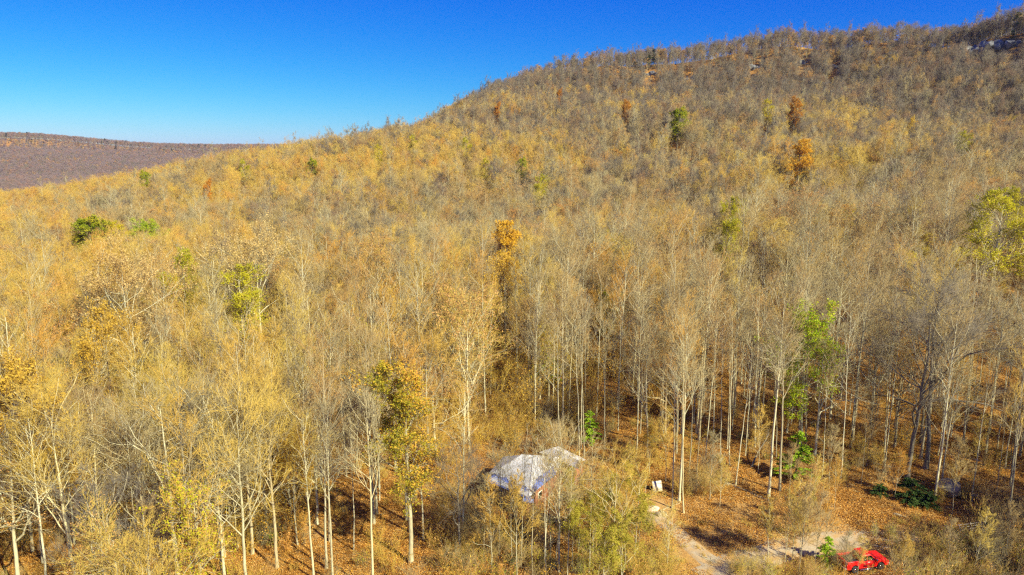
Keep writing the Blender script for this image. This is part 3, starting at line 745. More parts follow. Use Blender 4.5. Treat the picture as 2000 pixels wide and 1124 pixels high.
rr = np.hypot(X, Y); th = np.degrees(np.arctan2(X, Y))
keep = (rr > 50) & (np.abs(th) < 47) & (rr < 900) | ((rr < 170) & (rr > 55) & (th > 0) & (th < 62)) 
keep &= ~((rr > 560) & (th < -12))                       # hidden behind the spur
keep &= (rr < 640) | (rg.random(len(rr)) < .6)
keep &= (rg.random(len(rr)) < .93 - .25 * (vnoise(X / 30, Y / 30, 21) > .62))
X, Y, rr, th, isrim = X[keep], Y[keep], rr[keep], th[keep], isrim[keep]
Z = terrain(X, Y)
px_, py_, dp_ = project(np.c_[X, Y, Z])
# keep the view open: nothing tall close to the camera, yard and drive free
ok = np.ones(len(X), bool)
cl = clear_at(X, Y)
ok &= cl < .3
ok &= ~((rr < 66) & (py_ > 1165) & (X > -3))
ok &= ~((py_ > 1190) & (X <= -3) & (rr < 80) & (rg.random(len(X)) < .65))
azr = X / np.maximum(Y, 1); srim = Y - np.interp(azr, RIM_A, RIM_Y)
ok &= ~((azr > -.05) & (srim > 55)) & ~((azr > -.05) & (srim > 0) & (rg.random(len(X)) < .05))
ok &= ~((X > 2) & (rr < 88) & (np.abs(th) < 42) & (py_ > 905))        # open leaf-covered bank on the right is hand-planted
# fewer trees across the open trunks zone on the right, so that the floor shows
op = (X > 8) & (rr < 175) & (rr > 60)
ok &= ~(op & (rg.random(len(X)) < .20))
for hx, hy in hand_xy: ok &= np.hypot(X - hx, Y - hy) > 2.2
for hx, hy, hr in leafy_xy: ok &= np.hypot(X - hx, Y - hy) > hr * .8
for hx, hy, hr in leafy_xy:                                # and nothing tall right in front of a coloured tree
    ux, uy = hx / math.hypot(hx, hy), hy / math.hypot(hx, hy)
    al = (X - hx) * -ux + (Y - hy) * -uy; ac = np.abs((X - hx) * uy - (Y - hy) * ux)
    near_ = math.hypot(hx, hy) < 85
    ok &= ~((al > 0) & (al < (42 if near_ else 12 + .10 * math.hypot(hx, hy))) & (ac < hr * (1.25 if near_ else .9)))
for bx, by, bw in BLUFF_XY:
    ok &= ~((np.abs(X / Y - bx / by) < bw / by) & (Y < by + 3) & (Y > by - 42))
X, Y, Z, rr, th, px_, py_, dp_ = [a_[ok] for a_ in (X, Y, Z, rr, th, px_, py_, dp_)]
print('scattered trees', len(X))
# species
rimsap = isrim[ok]
u = rg.random(len(X)); nz = vnoise(X / 45, Y / 45, 31)
left = np.clip((-X / np.maximum(rr, 1)) * 1.2 + .35, 0, 1)
kinds = np.empty(len(X), object); var = np.zeros(len(X), int); sc_ = rg.uniform(.78, 1.12, len(X)) * np.where(rr > 200, 1.0, 1.0) * np.where(rr > 330, .88, 1.0)
fr = (X > 8) & (rr < 190)
for i in range(len(X)):
    if fr[i]:
        k = 'poplar' if u[i] < .20 else 'slim' if u[i] < .80 else 'maple' if u[i] < .91 else 'oak' if u[i] < .95 else 'sapling'
    else:
        k = ('poplar' if u[i] < .22 else 'slim' if u[i] < .44 else 'maple' if u[i] < .80 else 'oak' if u[i] < .92 else 'sapling') if rr[i] < 230 else ('poplar' if u[i] < .16 else 'slim' if u[i] < .22 else 'maple' if u[i] < .82 else 'oak' if u[i] < .95 else 'sapling')
    if rimsap[i]: k = 'sapling' if u[i] < .5 else 'maple'
    kinds[i] = k
    nvar = {'poplar': 4, 'slim': 3, 'maple': 4, 'oak': 3, 'sapling': 3}[k]
    var[i] = rg.integers(nvar)
    if k in ('maple', 'poplar') and rg.random() < .5:         # golden twigs mostly on the left
        gold = rg.random() < left[i]
        var[i] = (rg.integers(2) if gold else 2 + rg.integers(2)) if k == 'maple' else (2 + rg.integers(2) if gold else rg.integers(2))
sc_[rr > 560] *= .92
sc_[rimsap] *= .7
tall = fr & (sc_ < .85); sc_[tall] += .12

# the 300 that show largest become trees of their own
vis = (px_ > -120) & (px_ < 2120) & (dp_ > 20)
Hh = np.array([SPEC[k]['H'] for k in kinds]) * sc_
topy = py_ - Hh * FOC / dp_
vis &= (topy < 1080) & (py_ > 0)
seen_h = (np.minimum(py_, 1124) - np.maximum(topy, 0)) / 1.0
score = np.where(vis & (px_ > -20) & (px_ < 2020), seen_h, 0)
n_auto = 300 - len(cand)
order = np.argsort(-score)[:n_auto]
isind = np.zeros(len(X), bool); isind[order] = True
for i in order: cand.append([X[i], Y[i], kinds[i], int(var[i]), sc_[i], False])

LAND = {'the tarp-roofed cabin': (1045, 930), 'the red pickup': (1685, 1097), 'the large green and gold oak': (796, 900), 'the cream board': (1285, 957), 'the tan boulder': (1853, 960),
        'the metal gate panel': (1897, 1035), 'the bright orange oak': (985, 590), 'the pine sapling': (1555, 910), 'the pale tan oak': (248, 690), 'the bright green maple': (1578, 760),
        'the low golden oak': (575, 960), 'the wide brownish tan oak': (505, 660), 'the large yellow-green poplar': (1945, 600), 'the orange-tan oak': (735, 660), 'the golden corner oak': (60, 920),
        'the dark green low oak': (1178, 690), 'the rounded olive oak': (172, 560), 'the light green maple': (275, 560)}
ORD = ['nearest', 'second', 'third', 'fourth', 'fifth', 'sixth', 'seventh', 'eighth', 'ninth', 'tenth', 'eleventh', 'twelfth', 'thirteenth', 'fourteenth', 'fifteenth', 'sixteenth']
buckets = {}
info = []
for c in cand:
    x, y = c[0], c[1]; z = tz(x, y)
    qx, qy, qd = project((x, y, z)); qx, qy = float(qx), float(qy)
    best = min(LAND.items(), key=lambda kv: math.hypot(qx - kv[1][0], (qy - kv[1][1]) * 1.3))
    dx, dy = qx - best[1][0], qy - best[1][1]
    if abs(dx) > abs(dy) * 1.2: side = 'to the left of' if dx < 0 else 'to the right of'
    else: side = 'uphill of' if dy < 0 else 'in front of'
    look, tone = LOOK[c[2]], TONE[(c[2], c[3])]
    w = (tone + ' ' + look).strip() + ' ' + side + ' ' + best[0]
    if len(w.split()) > 14: w = w.replace('-barked', '').replace('golden-twigged ', '')
    info.append((w, math.hypot(dx, dy), z)); buckets.setdefault(w, []).append((math.hypot(dx, dy), len(info) - 1))
labels = [None] * len(cand)
for w, lst in buckets.items():
    lst.sort()
    for j, (_, i) in enumerate(lst):
        labels[i] = (ORD[j] + ' ' + w) if len(lst) > 1 and j < len(ORD) else w
for c, lab, inf in zip(cand, labels, info):
    x, y, k, v, s, hand = c
    tm, cm, h0 = BARE[(k, v)]
    root = empty('bare_sapling' if k == 'sapling' else 'bare_oak' if k in ('oak', 'darkoak') else 'bare_tree', (x, y, inf[2] - .12), random.uniform(0, 6.28))
    wd = s * random.uniform(.9, 1.1) if not hand else s
    if k in ('slim', 'poplar') and hand: wd = s * 1.0
    root.scale = (wd, wd, s)
    root.rotation_euler = (random.gauss(0, .02), random.gauss(0, .025), random.uniform(0, 6.28))
    obj('trunk', tm, root); obj('crown', cm, root)
    tag(root, lab, 'sapling' if k == 'sapling' else 'tree', 'bare trees on the near slope')
print('individual bare', len(cand))

# ------------------------------------------------------------------ stuff: the rest of the woods, instanced
def stuff_instancer(name, P, idx, yaw, scl, protos, label, normals=None):
    me = bpy.data.meshes.new(name)
    me.vertices.add(len(P)); me.vertices.foreach_set('co', np.asarray(P, np.float32).ravel())
    a = me.attributes.new('pick', 'INT', 'POINT'); a.data.foreach_set('value', np.asarray(idx, np.int32))
    rot = np.zeros((len(P), 3), np.float32); rot[:, 2] = yaw
    if normals is not None: rot[:, :] = normals
    a = me.attributes.new('turn', 'FLOAT_VECTOR', 'POINT'); a.data.foreach_set('vector', rot.ravel())
    s3 = np.asarray(scl, np.float32)
    if s3.ndim == 1: s3 = np.repeat(s3[:, None], 3, 1)
    a = me.attributes.new('size', 'FLOAT_VECTOR', 'POINT'); a.data.foreach_set('vector', s3.ravel())
    o = obj(name, me)
    g = bpy.data.node_groups.new(name, 'GeometryNodeTree')
    g.interface.new_socket('Geometry', in_out='INPUT', socket_type='NodeSocketGeometry')
    g.interface.new_socket('Geometry', in_out='OUTPUT', socket_type='NodeSocketGeometry')
    gi, go = g.nodes.new('NodeGroupInput'), g.nodes.new('NodeGroupOutput')
    jn = g.nodes.new('GeometryNodeJoinGeometry')
    def attr(nm, ty):
        n = g.nodes.new('GeometryNodeInputNamedAttribute'); n.data_type = ty; n.inputs[0].default_value = nm; return n.outputs[0]
    ap, at_, as_ = attr('pick', 'INT'), attr('turn', 'FLOAT_VECTOR'), attr('size', 'FLOAT_VECTOR')
    e2r = g.nodes.new('FunctionNodeEulerToRotation'); g.links.new(at_, e2r.inputs[0])
    for k, me_ in enumerate(protos):
        po = bpy.data.objects.new(name + '_kind', me_)
        oi = g.nodes.new('GeometryNodeObjectInfo'); oi.inputs['Object'].default_value = po; oi.inputs['As Instance'].default_value = False
        cmpn = g.nodes.new('FunctionNodeCompare'); cmpn.data_type = 'INT'; cmpn.operation = 'EQUAL'
        g.links.new(ap, cmpn.inputs[2]); cmpn.inputs[3].default_value = k
        ip = g.nodes.new('GeometryNodeInstanceOnPoints')
        g.links.new(gi.outputs[0], ip.inputs['Points']); g.links.new(cmpn.outputs[0], ip.inputs['Selection'])
        g.links.new(oi.outputs['Geometry'], ip.inputs['Instance']); g.links.new(e2r.outputs[0], ip.inputs['Rotation']); g.links.new(as_, ip.inputs['Scale'])
        g.links.new(ip.outputs[0], jn.inputs[0])
    g.links.new(jn.outputs[0], go.inputs[0])
    md = o.modifiers.new('spread', 'NODES'); md.node_group = g
    tag(o, label, None, None, 'stuff')
    return o
# mesh prototypes of whole trees (trunk and crown in one mesh)
FP = []   # (mesh, height, class)
def fp(cls, *a, **k): 
    m_, h_ = make_tree(*a, **k); FP.append((m_, h_, cls))
for k_, v_ in (('twig', 'bark_pale'), ('twig_grey', 'bark_grey')):
    hi_ = 'hi_' if k_ == 'twig_grey' else ''
    fp(hi_ + 'poplar', 'poplar', 401, v_, k_, dens=.7, twr=.014)
    fp(hi_ + 'slim', 'slim', 403, v_, k_, dens=.7, twr=.014)
    fp(hi_ + 'maple', 'maple', 404, v_, k_, dens=.8, twr=.013)
    fp(hi_ + 'maple', 'maple', 405, 'bark_grey', k_, dens=.8, twr=.013)
    fp(hi_ + 'maple', 'dome', 406, 'bark_grey', k_, dens=1, twr=.013)
    fp(hi_ + 'oak', 'oak', 407, v_, k_, dens=.8, twr=.016)
fp('oak', 'oak', 408, 'bark_grey', 'twig_gold', dens=.8, twr=.016)
fp('gold', 'maple', 409, 'bark_grey', 'twig_gold', 'leaf_gold', 1800, .085, dens=.9, twr=.014)
fp('gold', 'maple', 410, 'bark_pale', 'twig_gold', 'leaf_tan', 2400, .085, dens=.9, twr=.014)
fp('gold', 'maple', 411, 'bark_pale', 'twig_gold', dens=.8, twr=.013)
fp('gold', 'dome', 417, 'bark_pale', 'twig_gold', dens=1, twr=.013)
fp('tan', 'oak', 412, 'bark_pale', 'twig', 'leaf_tan', 5000, .13, dens=.6, twr=.016)
fp('yellow', 'dome', 413, 'bark_pale', 'twig_gold', 'leaf_yellow', 2600, .12, dens=.8, twr=.016)
fp('orange', 'dome', 414, 'bark_grey', 'twig', 'leaf_rust', 3200, .14, dens=.7, twr=.016)
fp('sapling', 'sapling', 415, 'bark_grey', 'twig', dens=.8, twr=.013)
fp('sapling', 'sapling', 416, 'bark_pale', 'twig_gold', 'leaf_yellow', 900, .08, dens=.8, twr=.013)
fp('far', 'maple', 430, 'bark_grey', 'twig_far', dens=1, twr=.018)
fp('far', 'dome', 431, 'bark_grey', 'twig_far', dens=1, twr=.018)
fp('far', 'maple', 432, 'bark_grey', 'twig_far', dens=1, twr=.018)
fp('thin', 'poplar', 441, 'bark_pale', 'twig', dens=.5, twr=.012)
fp('thin', 'slim', 442, 'bark_pale', 'twig_grey', dens=.5, twr=.012)
fp('thin', 'slim', 443, 'bark_grey', 'twig', dens=.5, twr=.012)
fp('thin', 'maple', 444, 'bark_pale', 'twig', dens=.45, twr=.012)
fp('thin', 'maple', 445, 'bark_grey', 'twig', 'leaf_orange', 700, .10, dens=.4, twr=.012)
byc = {}
for i, (_, _, c_) in enumerate(FP): byc.setdefault(c_, []).append(i)
rest = np.where(~isind)[0]
pick = np.zeros(len(rest), int)
for q, i in enumerate(rest):
    k = kinds[i]; w = rg.random()
    lf = left[i]
    upper = np.clip((Z[i] - 20) / 70, 0, 1)                     # higher woods are barer and greyer
    if w < (.16 + .50 * lf + 1.5 * (nz[i] - .5)) * (1 - .8 * upper) * (1.0 if k != 'slim' else .3): k = 'gold'
    w2 = rg.random()
    if w2 < .035 * (1 + lf): k = 'tan'
    elif w2 < (.060 + .05 * lf) * (1 - .7 * upper) + .01: k = 'yellow'
    elif w2 > .985: k = 'orange'
    if X[i] > -25 and rr[i] < 270 and k in ('poplar', 'slim', 'maple') and rg.random() < .85: k = 'thin'
    if k in ('poplar', 'slim', 'maple', 'oak') and rg.random() < .35 + .75 * upper - .2 * lf: k = 'hi_' + k
    c_ = byc[k]; pick[q] = c_[rg.integers(len(c_))]
rimz = (azr[ok][rest] > -.05) & (srim[ok][rest] > -30) & ~rimsap[rest]
_rp = np.array(byc['hi_poplar'] + byc['hi_slim'] + byc['hi_maple'] + byc['hi_maple'] + byc['orange'][:1])
pick[rimz] = rg.choice(_rp, rimz.sum())
s3 = np.c_[sc_[rest] * rg.uniform(.9, 1.15, len(rest)), sc_[rest] * rg.uniform(.9, 1.15, len(rest)), sc_[rest]]
stuff_instancer('woodland', np.c_[X[rest], Y[rest], Z[rest] - .15], pick, rg.uniform(0, 6.28, len(rest)), s3, [f[0] for f in FP], 'bare golden brown autumn woods covering the mountain slope')

# woods on the far ridge
rg = np.random.default_rng(5)
XF, YF = scatter(9.0, -2400, -250, 700, 2780, rg)
k_ = (XF / YF > -.86) & (XF / YF < -.22) & (YF > 740)
XF, YF = XF[k_], YF[k_]; ZF = terrain(XF, YF)
qx, qy, _ = project(np.c_[XF, YF, ZF + 10]); k_ = (qy < 400) & (qx > -90) & (qx < 640); XF, YF, ZF = XF[k_], YF[k_], ZF[k_]
fpi = np.array(byc['far'] + byc['far'] + byc['orange'] + byc['hi_maple'])
pf = fpi[np.minimum((rg.random(len(XF)) ** 1.3 * len(fpi)).astype(int), len(fpi) - 1)]
print('far ridge trees', len(XF))
stuff_instancer('far_ridge_woodland', np.c_[XF, YF, ZF - .3], pf, rg.uniform(0, 6.28, len(XF)), rg.uniform(.8, 1.15, len(XF))[:, None] * np.array([[1.35, 1.35, 1.0]]), [f[0] for f in FP], 'brown woods covering the distant ridge, purple haze mixed into their twig colour')

# ------------------------------------------------------------------ conifers
def conifer(seed, H, w, mname, n, base=.15, shape=1.0):
    rg = np.random.default_rng(seed); tr = MB(); cr = MB()
    z = np.linspace(0, H, 8)
    P = np.c_[rg.normal(size=(8, 2)) * .02 * H * .3, z][None]; P[0, 0, :2] = 0
    Rr = (.018 * H * (1 - .85 * z / H))[None]; tubes(tr, P, Rr, 7, 0)
    nb = 46
    t = np.sort(rg.uniform(base, .98, nb)); a = rg.uniform(0, 6.28, nb)
    L = w * (1 - t) ** shape * rg.uniform(.65, 1.15, nb) + .12 * w
    d = np.c_[np.cos(a), np.sin(a), rg.uniform(.0, .35, nb)]
    st = np.c_[np.zeros((nb, 2)), t * H]
    k = np.linspace(0, 1, 4)[None, :, None]
    B = st[:, None] + d[:, None] * L[:, None, None] * k; B[:, :, 2] -= (k[:, :, 0] ** 2) * L[:, None] * .18
    tubes(tr, B, np.maximum(.006 * H * (1 - .8 * k[:, :, 0]) * np.ones((nb, 1)), .012), 3, 0)
    i = rg.choice(nb, n, p=L / L.sum()); s = rg.uniform(.15, 1.08, (n, 1))
    p = st[i] + d[i] * L[i, None] * s; p[:, 2] -= (s[:, 0] ** 2) * L[i] * .18
    p += rg.normal(size=p.shape) * np.array([.10, .10, .05]) * w * .55
    leaves(cr, p, .04 * w + .045, rg, 0, .5)
    return tr.mesh('conifer_trunk', [M['bark_dark']], True), cr.mesh('conifer_crown', [M[mname]])
PN = {'dark': conifer(1, 14, 3.4, 'needle', 9000, .35, .55), 'sap': conifer(2, 7, 2.3, 'needle_light', 9000, .08, .8), 'bush': conifer(3, 3.2, 1.9, 'needle', 9000, .02, .45)}
for kk, H0, px, py, above, H, label, nm, cat in [
    ('sap', 7, 1556, 905, 2.5, 6.6, 'bright green feathery pine sapling on the leafy bank', 'pine_sapling', 'pine'),
    ('bush', 3.2, 1780, 965, 1.2, 2.9, 'dark green cedar bush at the foot of the dark oak', 'cedar_bush', 'bush'),
    ('bush', 3.2, 1812, 985, .8, 2.0, 'small dark cedar bush beside the tan boulder', 'cedar_bush', 'bush'),
    ('bush', 3.2, 1718, 962, .6, 1.6, 'low green cedar bush beside the rust leaved bush', 'cedar_bush', 'bush'),
    ('sap', 7, 1615, 1085, .9, 3.0, 'dark green young pine behind the bed of the red pickup', 'pine_sapling', 'pine'),
    ('sap', 7, 1152, 845, 2.0, 5.0, 'slender green pine sapling uphill of the cabin', 'pine_sapling', 'pine'),
    ('sap', 7, 1068, 720, 3.0, 7.0, 'young green pine among trunks above the cabin', 'pine_sapling', 'pine'),
    ('dark', 14, 1277, 113, 9, 17, 'tallest dark pine of the clump on the bluff edge', 'pine_tree', 'pine'),
    ('dark', 14, 1268, 122, 8, 14, 'dark pine leaning against the tallest one on the bluff edge', 'pine_tree', 'pine'),
    ('dark', 14, 1240, 130, 7, 11, 'lowest dark pine of the bluff clump', 'pine_tree', 'pine'),
    ('dark', 14, 1336, 100, 10, 15, 'dark pine standing alone past the bluff clump', 'pine_tree', 'pine'),
    ('dark', 14, 1162, 138, 7, 10, 'small dark pine near the end of the bluff', 'pine_tree', 'pine'),
    ('dark', 14, 1988, 40, 10, 15, 'dark pine on the rim at the frame corner', 'pine_tree', 'pine'),
    ('dark', 14, 1978, 68, 6, 9, 'small dark pine on top of the bluff rocks', 'pine_tree', 'pine'),
    ('dark', 14, 1648, 58, 11, 14, 'dark pine poking up from the rim woods', 'pine_tree', 'pine')]:
    p = ground_under(px, py, above)
    r_ = empty(nm, p - np.array([0, 0, .1]), random.uniform(0, 6)); s = H / H0; r_.scale = (s * 1.15, s * 1.15, s)
    obj('trunk', PN[kk][0], r_); obj('crown', PN[kk][1], r_)
    tag(r_, label, cat, 'evergreens')
# pines along the far ridge, small in the picture
pm, pc_ = PN['dark']
SDE = ['at the top of the far ridge', 'along the far ridge rim']
RO = 'nearest second third fourth fifth sixth seventh eighth ninth tenth eleventh twelfth thirteenth fourteenth fifteenth sixteenth seventeenth eighteenth nineteenth twentieth twenty-first twenty-second twenty-third twenty-fourth twenty-fifth last'.split()
for j, px in enumerate(np.sort(rng.uniform(5, 410, 26))):
    px = float(px)
    r = ray(px, 300); az = r[0] / r[1]
    ys = np.arange(2200, 2800, 10.0); zs = terrain(ys * az, ys)
    e = (zs - CAMZ) / ys; i = int(np.argmax(e)); y = ys[i] - rng.uniform(0, 60)
    r_ = empty('ridge_pine', (y * az, y, tz(y * az, y) - .3), 0); s = rng.uniform(1.2, 1.7); r_.scale = (s * 1.3, s * 1.3, s)
    obj('trunk', pm, r_); obj('crown', pc_, r_)
    tag(r_, RO[j] + ' tiny dark pine along the distant ridge skyline counting from the frame edge', 'pine', 'pines along the far ridge')

# ------------------------------------------------------------------ undergrowth and fallen leaves (nobody could count them)
def brush_mesh(seed, twm, leafmat, H, n, nleaf, ls, spread=.8):
    rg = np.random.default_rng(seed); mb = MB()
    a = rg.uniform(0, 6.28, n); r0 = rg.uniform(0, spread, n); tilt = rg.uniform(.1, .6, n)
    st = np.c_[np.cos(a) * r0, np.sin(a) * r0, np.full(n, -.1)]
    b = rg.uniform(0, 6.28, n); d = np.c_[np.cos(b) * tilt, np.sin(b) * tilt, np.ones(n)]
    h = H * rg.uniform(.5, 1.1, n)
    P = st[:, None] + d[:, None] * h[:, None, None] * np.linspace(0, 1, 4)[None, :, None]
    P += rg.normal(size=P.shape) * .05 * H * np.linspace(0, 1, 4)[None, :, None]
    tubes(mb, P, .012 * np.linspace(1, .5, 4)[None] * np.ones((n, 1)) * (H / 2) ** .3, 3, 0)
    Rr = .012 * np.ones((n, 4))
    l2, r2 = grow(P, Rr, 6, .25, 1, (20, 55), lambda t, pl: pl * .42, 3, .4, .15, .8, rg)
    cones(mb, l2[:, 0], l2[:, 1], .011, 0); cones(mb, l2[:, 1], l2[:, 2], .009, 0)
    l3, r3 = grow(l2, r2, 5, .2, 1, (20, 55), lambda t, pl: pl * .6, 2, .4, .1, .8, rg)
    cones(mb, l3[:, 0], l3[:, 1], .008, 0)
    if nleaf:
        i = rg.integers(0, len(l3), nleaf); t = rg.uniform(.2, 1, (nleaf, 1))
        leaves(mb, l3[i, 0] * (1 - t) + l3[i, 1] * t, ls, rg, 1)
    return mb.mesh('brush', [M[twm]] + ([M[leafmat]] if leafmat else []))
BR = [brush_mesh(1, 'twig', None, 2.6, 12, 0, 0), brush_mesh(2, 'twig_gold', None, 2.2, 14, 0, 0), brush_mesh(3, 'twig_gold', 'leaf_tan', 2.0, 10, 260, .10),
      brush_mesh(4, 'twig', 'leaf_yellow', 1.8, 10, 260, .08), brush_mesh(5, 'twig_grey', 'leaf_rust', 1.3, 8, 160, .09), brush_mesh(6, 'twig', 'leaf_green', 1.2, 12, 320, .08, .5),
      brush_mesh(7, 'twig_gold', 'leaf_pale', .7, 18, 60, .08, .9), brush_mesh(8, 'twig', 'leaf_orange', 2.6, 10, 380, .09), brush_mesh(9, 'twig_gold', 'leaf_gold', 3.4, 9, 420, .09)]
rg = np.random.default_rng(9)
XB, YB = scatter(2.3, -110, 150, 44, 210, rg)
rb = np.hypot(XB, YB); tb = np.degrees(np.arctan2(XB, YB))
k_ = (np.abs(tb) < 41) & (rb < 210)
cb = clear_at(XB, YB)
den = .34 + .5 * (vnoise(XB / 9, YB / 9, 41) - .3) - .30 * ((XB > 14) & (rb > 80) & (rb < 150)) + .25 * (XB < 6)
k_ &= (rg.random(len(XB)) < den) & (cb < .25)
qx, qy, _ = project(np.c_[XB, YB, terrain(XB, YB)])
bank = (XB > 12) & (rb < 86) & (qy < 1115)
k_ &= ~(bank & (rg.random(len(XB)) < .80))
XB, YB = XB[k_], YB[k_]; qx, qy = qx[k_], qy[k_]
pb = rg.choice([0, 1, 2, 3, 4, 6, 7, 8], len(XB), p=[.20, .20, .14, .08, .08, .10, .12, .08])
sb = rg.uniform(.5, 1.15, len(XB))
# dense brush at the bottom edge of the picture
EX = []
def patch(x0, x1, y0, y1, n, kinds_, s0, s1):
    for _ in range(n):
        px, py = rg.uniform(x0, x1), rg.uniform(y0, y1); p = at_z(px, py, 0)
        EX.append((p[0], p[1], rg.choice(kinds_), rg.uniform(s0, s1)))
patch(1612, 1652, 1112, 1135, 7, [0, 1], .45, .7)
patch(1760, 2060, 1075, 1180, 110, [0, 1, 0, 2, 5, 3], .7, 1.4)
patch(1925, 2060, 1020, 1090, 40, [0, 0, 2, 5], .8, 1.5)
patch(1220, 1320, 1090, 1170, 35, [1, 1, 3, 2], .6, 1.1)
patch(1420, 1610, 1110, 1170, 45, [1, 0, 3, 6], .5, .9)
patch(1120, 1270, 950, 1140, 55, [3, 3, 1, 5], .7, 1.3)
patch(900, 1090, 1000, 1140, 70, [0, 1, 4, 5, 3], .6, 1.1)
patch(860, 1020, 790, 900, 90, [1, 2, 2, 7, 8, 6], .6, 1.2)
patch(1020, 1200, 800, 870, 60, [0, 1, 2, 3], .6, 1.2)
patch(840, 940, 900, 1120, 60, [0, 1, 2, 4], .6, 1.2)
patch(1320, 1420, 920, 985, 22, [0, 1, 2], .6, 1.1)
patch(1640, 1720, 860, 960, 16, [0, 1, 3], .5, 1.0)
patch(1220, 1300, 840, 930, 20, [3, 2, 1], .6, 1.2)
patch(1700, 1960, 1025, 1075, 30, [6, 4, 3], .4, .8)
patch(1330, 1560, 1010, 1110, 45, [6, 6, 4], .35, .7)
for _ in range(230):
    px, py = rg.uniform(560, 1330), rg.uniform(600, 850); p = ground_px(px, py)
    EX.append((p[0], p[1], rg.choice([7, 7, 8, 2, 4]), rg.uniform(.9, 2.1)))
for _ in range(60):
    px, py = rg.uniform(1330, 2000), rg.uniform(620, 900); p = ground_px(px, py)
    EX.append((p[0], p[1], rg.choice([7, 1, 0, 4, 5]), rg.uniform(.6, 1.3)))
for _ in range(70):
    px, py = rg.uniform(0, 620), rg.uniform(850, 1090); p = ground_px(px, py)
    EX.append((p[0], p[1], rg.choice([7, 8, 8, 2, 5]), rg.uniform(.8, 1.8)))
EX = np.array(EX)
XB = np.r_[XB, EX[:, 0]]; YB = np.r_[YB, EX[:, 1]]; pb = np.r_[pb, EX[:, 2].astype(int)]; sb = np.r_[sb, EX[:, 3]]
# keep the truck and its near side visible
tp = at_z(1690, 1100, 0)
k_ = (np.hypot(XB - tp[0] - .6, YB - tp[1]) > 2.6) | (pb == 6)
XB, YB, pb, sb = XB[k_], YB[k_], pb[k_], sb[k_]
stuff_instancer('undergrowth', np.c_[XB, YB, terrain(XB, YB) - .05], pb, rg.uniform(0, 6.28, len(XB)), sb, BR, 'tangled tan brush and briars under and between the trees')

def litter_mesh(seed, n, rad):
    rg = np.random.default_rng(seed); mb = MB()
    r_ = rad * np.sqrt(rg.random(n)); a = rg.uniform(0, 6.28, n)
    P = np.c_[r_ * np.cos(a), r_ * np.sin(a), rg.uniform(.03, .14, n)]
    leaves(mb, P, .08, rg, 0, .55)
    m_ = 26; r_ = rad * np.sqrt(rg.random(m_)); a = rg.uniform(0, 6.28, m_); b = rg.uniform(0, 6.28, m_); L = rg.uniform(.3, 1.6, m_)
    A0 = np.c_[r_ * np.cos(a), r_ * np.sin(a), rg.uniform(.03, .08, m_)]; A1 = A0 + np.c_[np.cos(b) * L, np.sin(b) * L, rg.uniform(0, .12, m_)]
    cones(mb, A0, A1, rg.uniform(.01, .03, m_), 1)
    return mb.mesh('litter', [M['litter_leaf'], M['twig']])
LT = [litter_mesh(i, 1300, 2.0) for i in range(4)]
XL, YL = scatter(2.3, -90, 130, 50, 175, rg)
rl = np.hypot(XL, YL); tl = np.degrees(np.arctan2(XL, YL)); k_ = (np.abs(tl) < 39) & (rl < 175)
for poly_ in RIBS:                                          # the tracks stay nearly free of leaves
    for (ax, ay), (bx, by) in zip(poly_[:-1], poly_[1:]):
        t_ = np.clip(((XL - ax) * (bx - ax) + (YL - ay) * (by - ay)) / ((bx - ax) ** 2 + (by - ay) ** 2), 0, 1)
        k_ &= (np.hypot(XL - ax - t_ * (bx - ax), YL - ay - t_ * (by - ay)) > 2.0) | (rg.random(len(XL)) < .22)
XL, YL = XL[k_], YL[k_]; ZL = terrain(XL, YL)
gxx = (terrain(XL + .8, YL) - terrain(XL - .8, YL)) / 1.6; gyy = (terrain(XL, YL + .8) - terrain(XL, YL - .8)) / 1.6
tilt = np.c_[np.arctan(gyy), -np.arctan(gxx), np.zeros(len(XL))]
stuff_instancer('fallen_leaves', np.c_[XL, YL, ZL], rg.integers(0, 4, len(XL)), 0, rg.uniform(.9, 1.15, len(XL)), LT, 'orange brown fallen leaves and sticks on the forest floor', normals=tilt)

# ------------------------------------------------------------------ rocks
def rock_mesh(seed, size, m, cuts=5):
    import bmesh
    rg = np.random.default_rng(seed); bm = bmesh.new(); bmesh.ops.create_icosphere(bm, subdivisions=4, radius=1)
    pl = [(v / np.linalg.norm(v), rg.uniform(.55, .85)) for v in rg.normal(size=(cuts + 4, 3))]
    for v in bm.verts:
        p = np.array(v.co)
        for n_, d_ in pl:
            k = p @ n_ - d_
            if k > 0: p = p - n_ * k * .92
        nn = vnoise(np.array([p[0] * 3 + 9 + p[2]]), np.array([p[1] * 3 + 9 - p[2] * 2]), seed)[0] - .5
        v.co = Vector((p * (1 + .10 * nn)) * np.array(size))
    me = bpy.data.meshes.new('rock'); bm.to_mesh(me); bm.free(); me.materials.append(M[m]); return me
p = at_z(1853, 975, 0); p[2] = tz(p[0], p[1])
tag(obj('boulder', rock_mesh(3, (1.6, 1.3, 1.35), 'rock', 8), None, p + np.array([0, 0, .8]), .5), 'large tan boulder between the cedar bush and a leaning trunk', 'boulder', 'boulders')
for px, py, s, lab in ((1752, 1012, .6, 'pale flat rock on the bank below the cedar bushes'), (1720, 745, 1.1, 'grey mossy boulder among trunks on the right-hand slope'), (1758, 770, .9, 'smaller grey boulder just below the mossy one'),
                       (1905, 972, .55, 'small grey rock beside the dull blue object'), (1420, 948, .45, 'small pale rock at the end of the fallen log'), (1290, 1010, .8, 'pale boulder at the top of the dirt drive')):
    p = ground_px(px, py); tag(obj('boulder', rock_mesh(int(px), (s, s * .8, s * .65), 'rock'), None, p + np.array([0, 0, s * .25]), px * .1), lab, 'boulder', 'boulders')
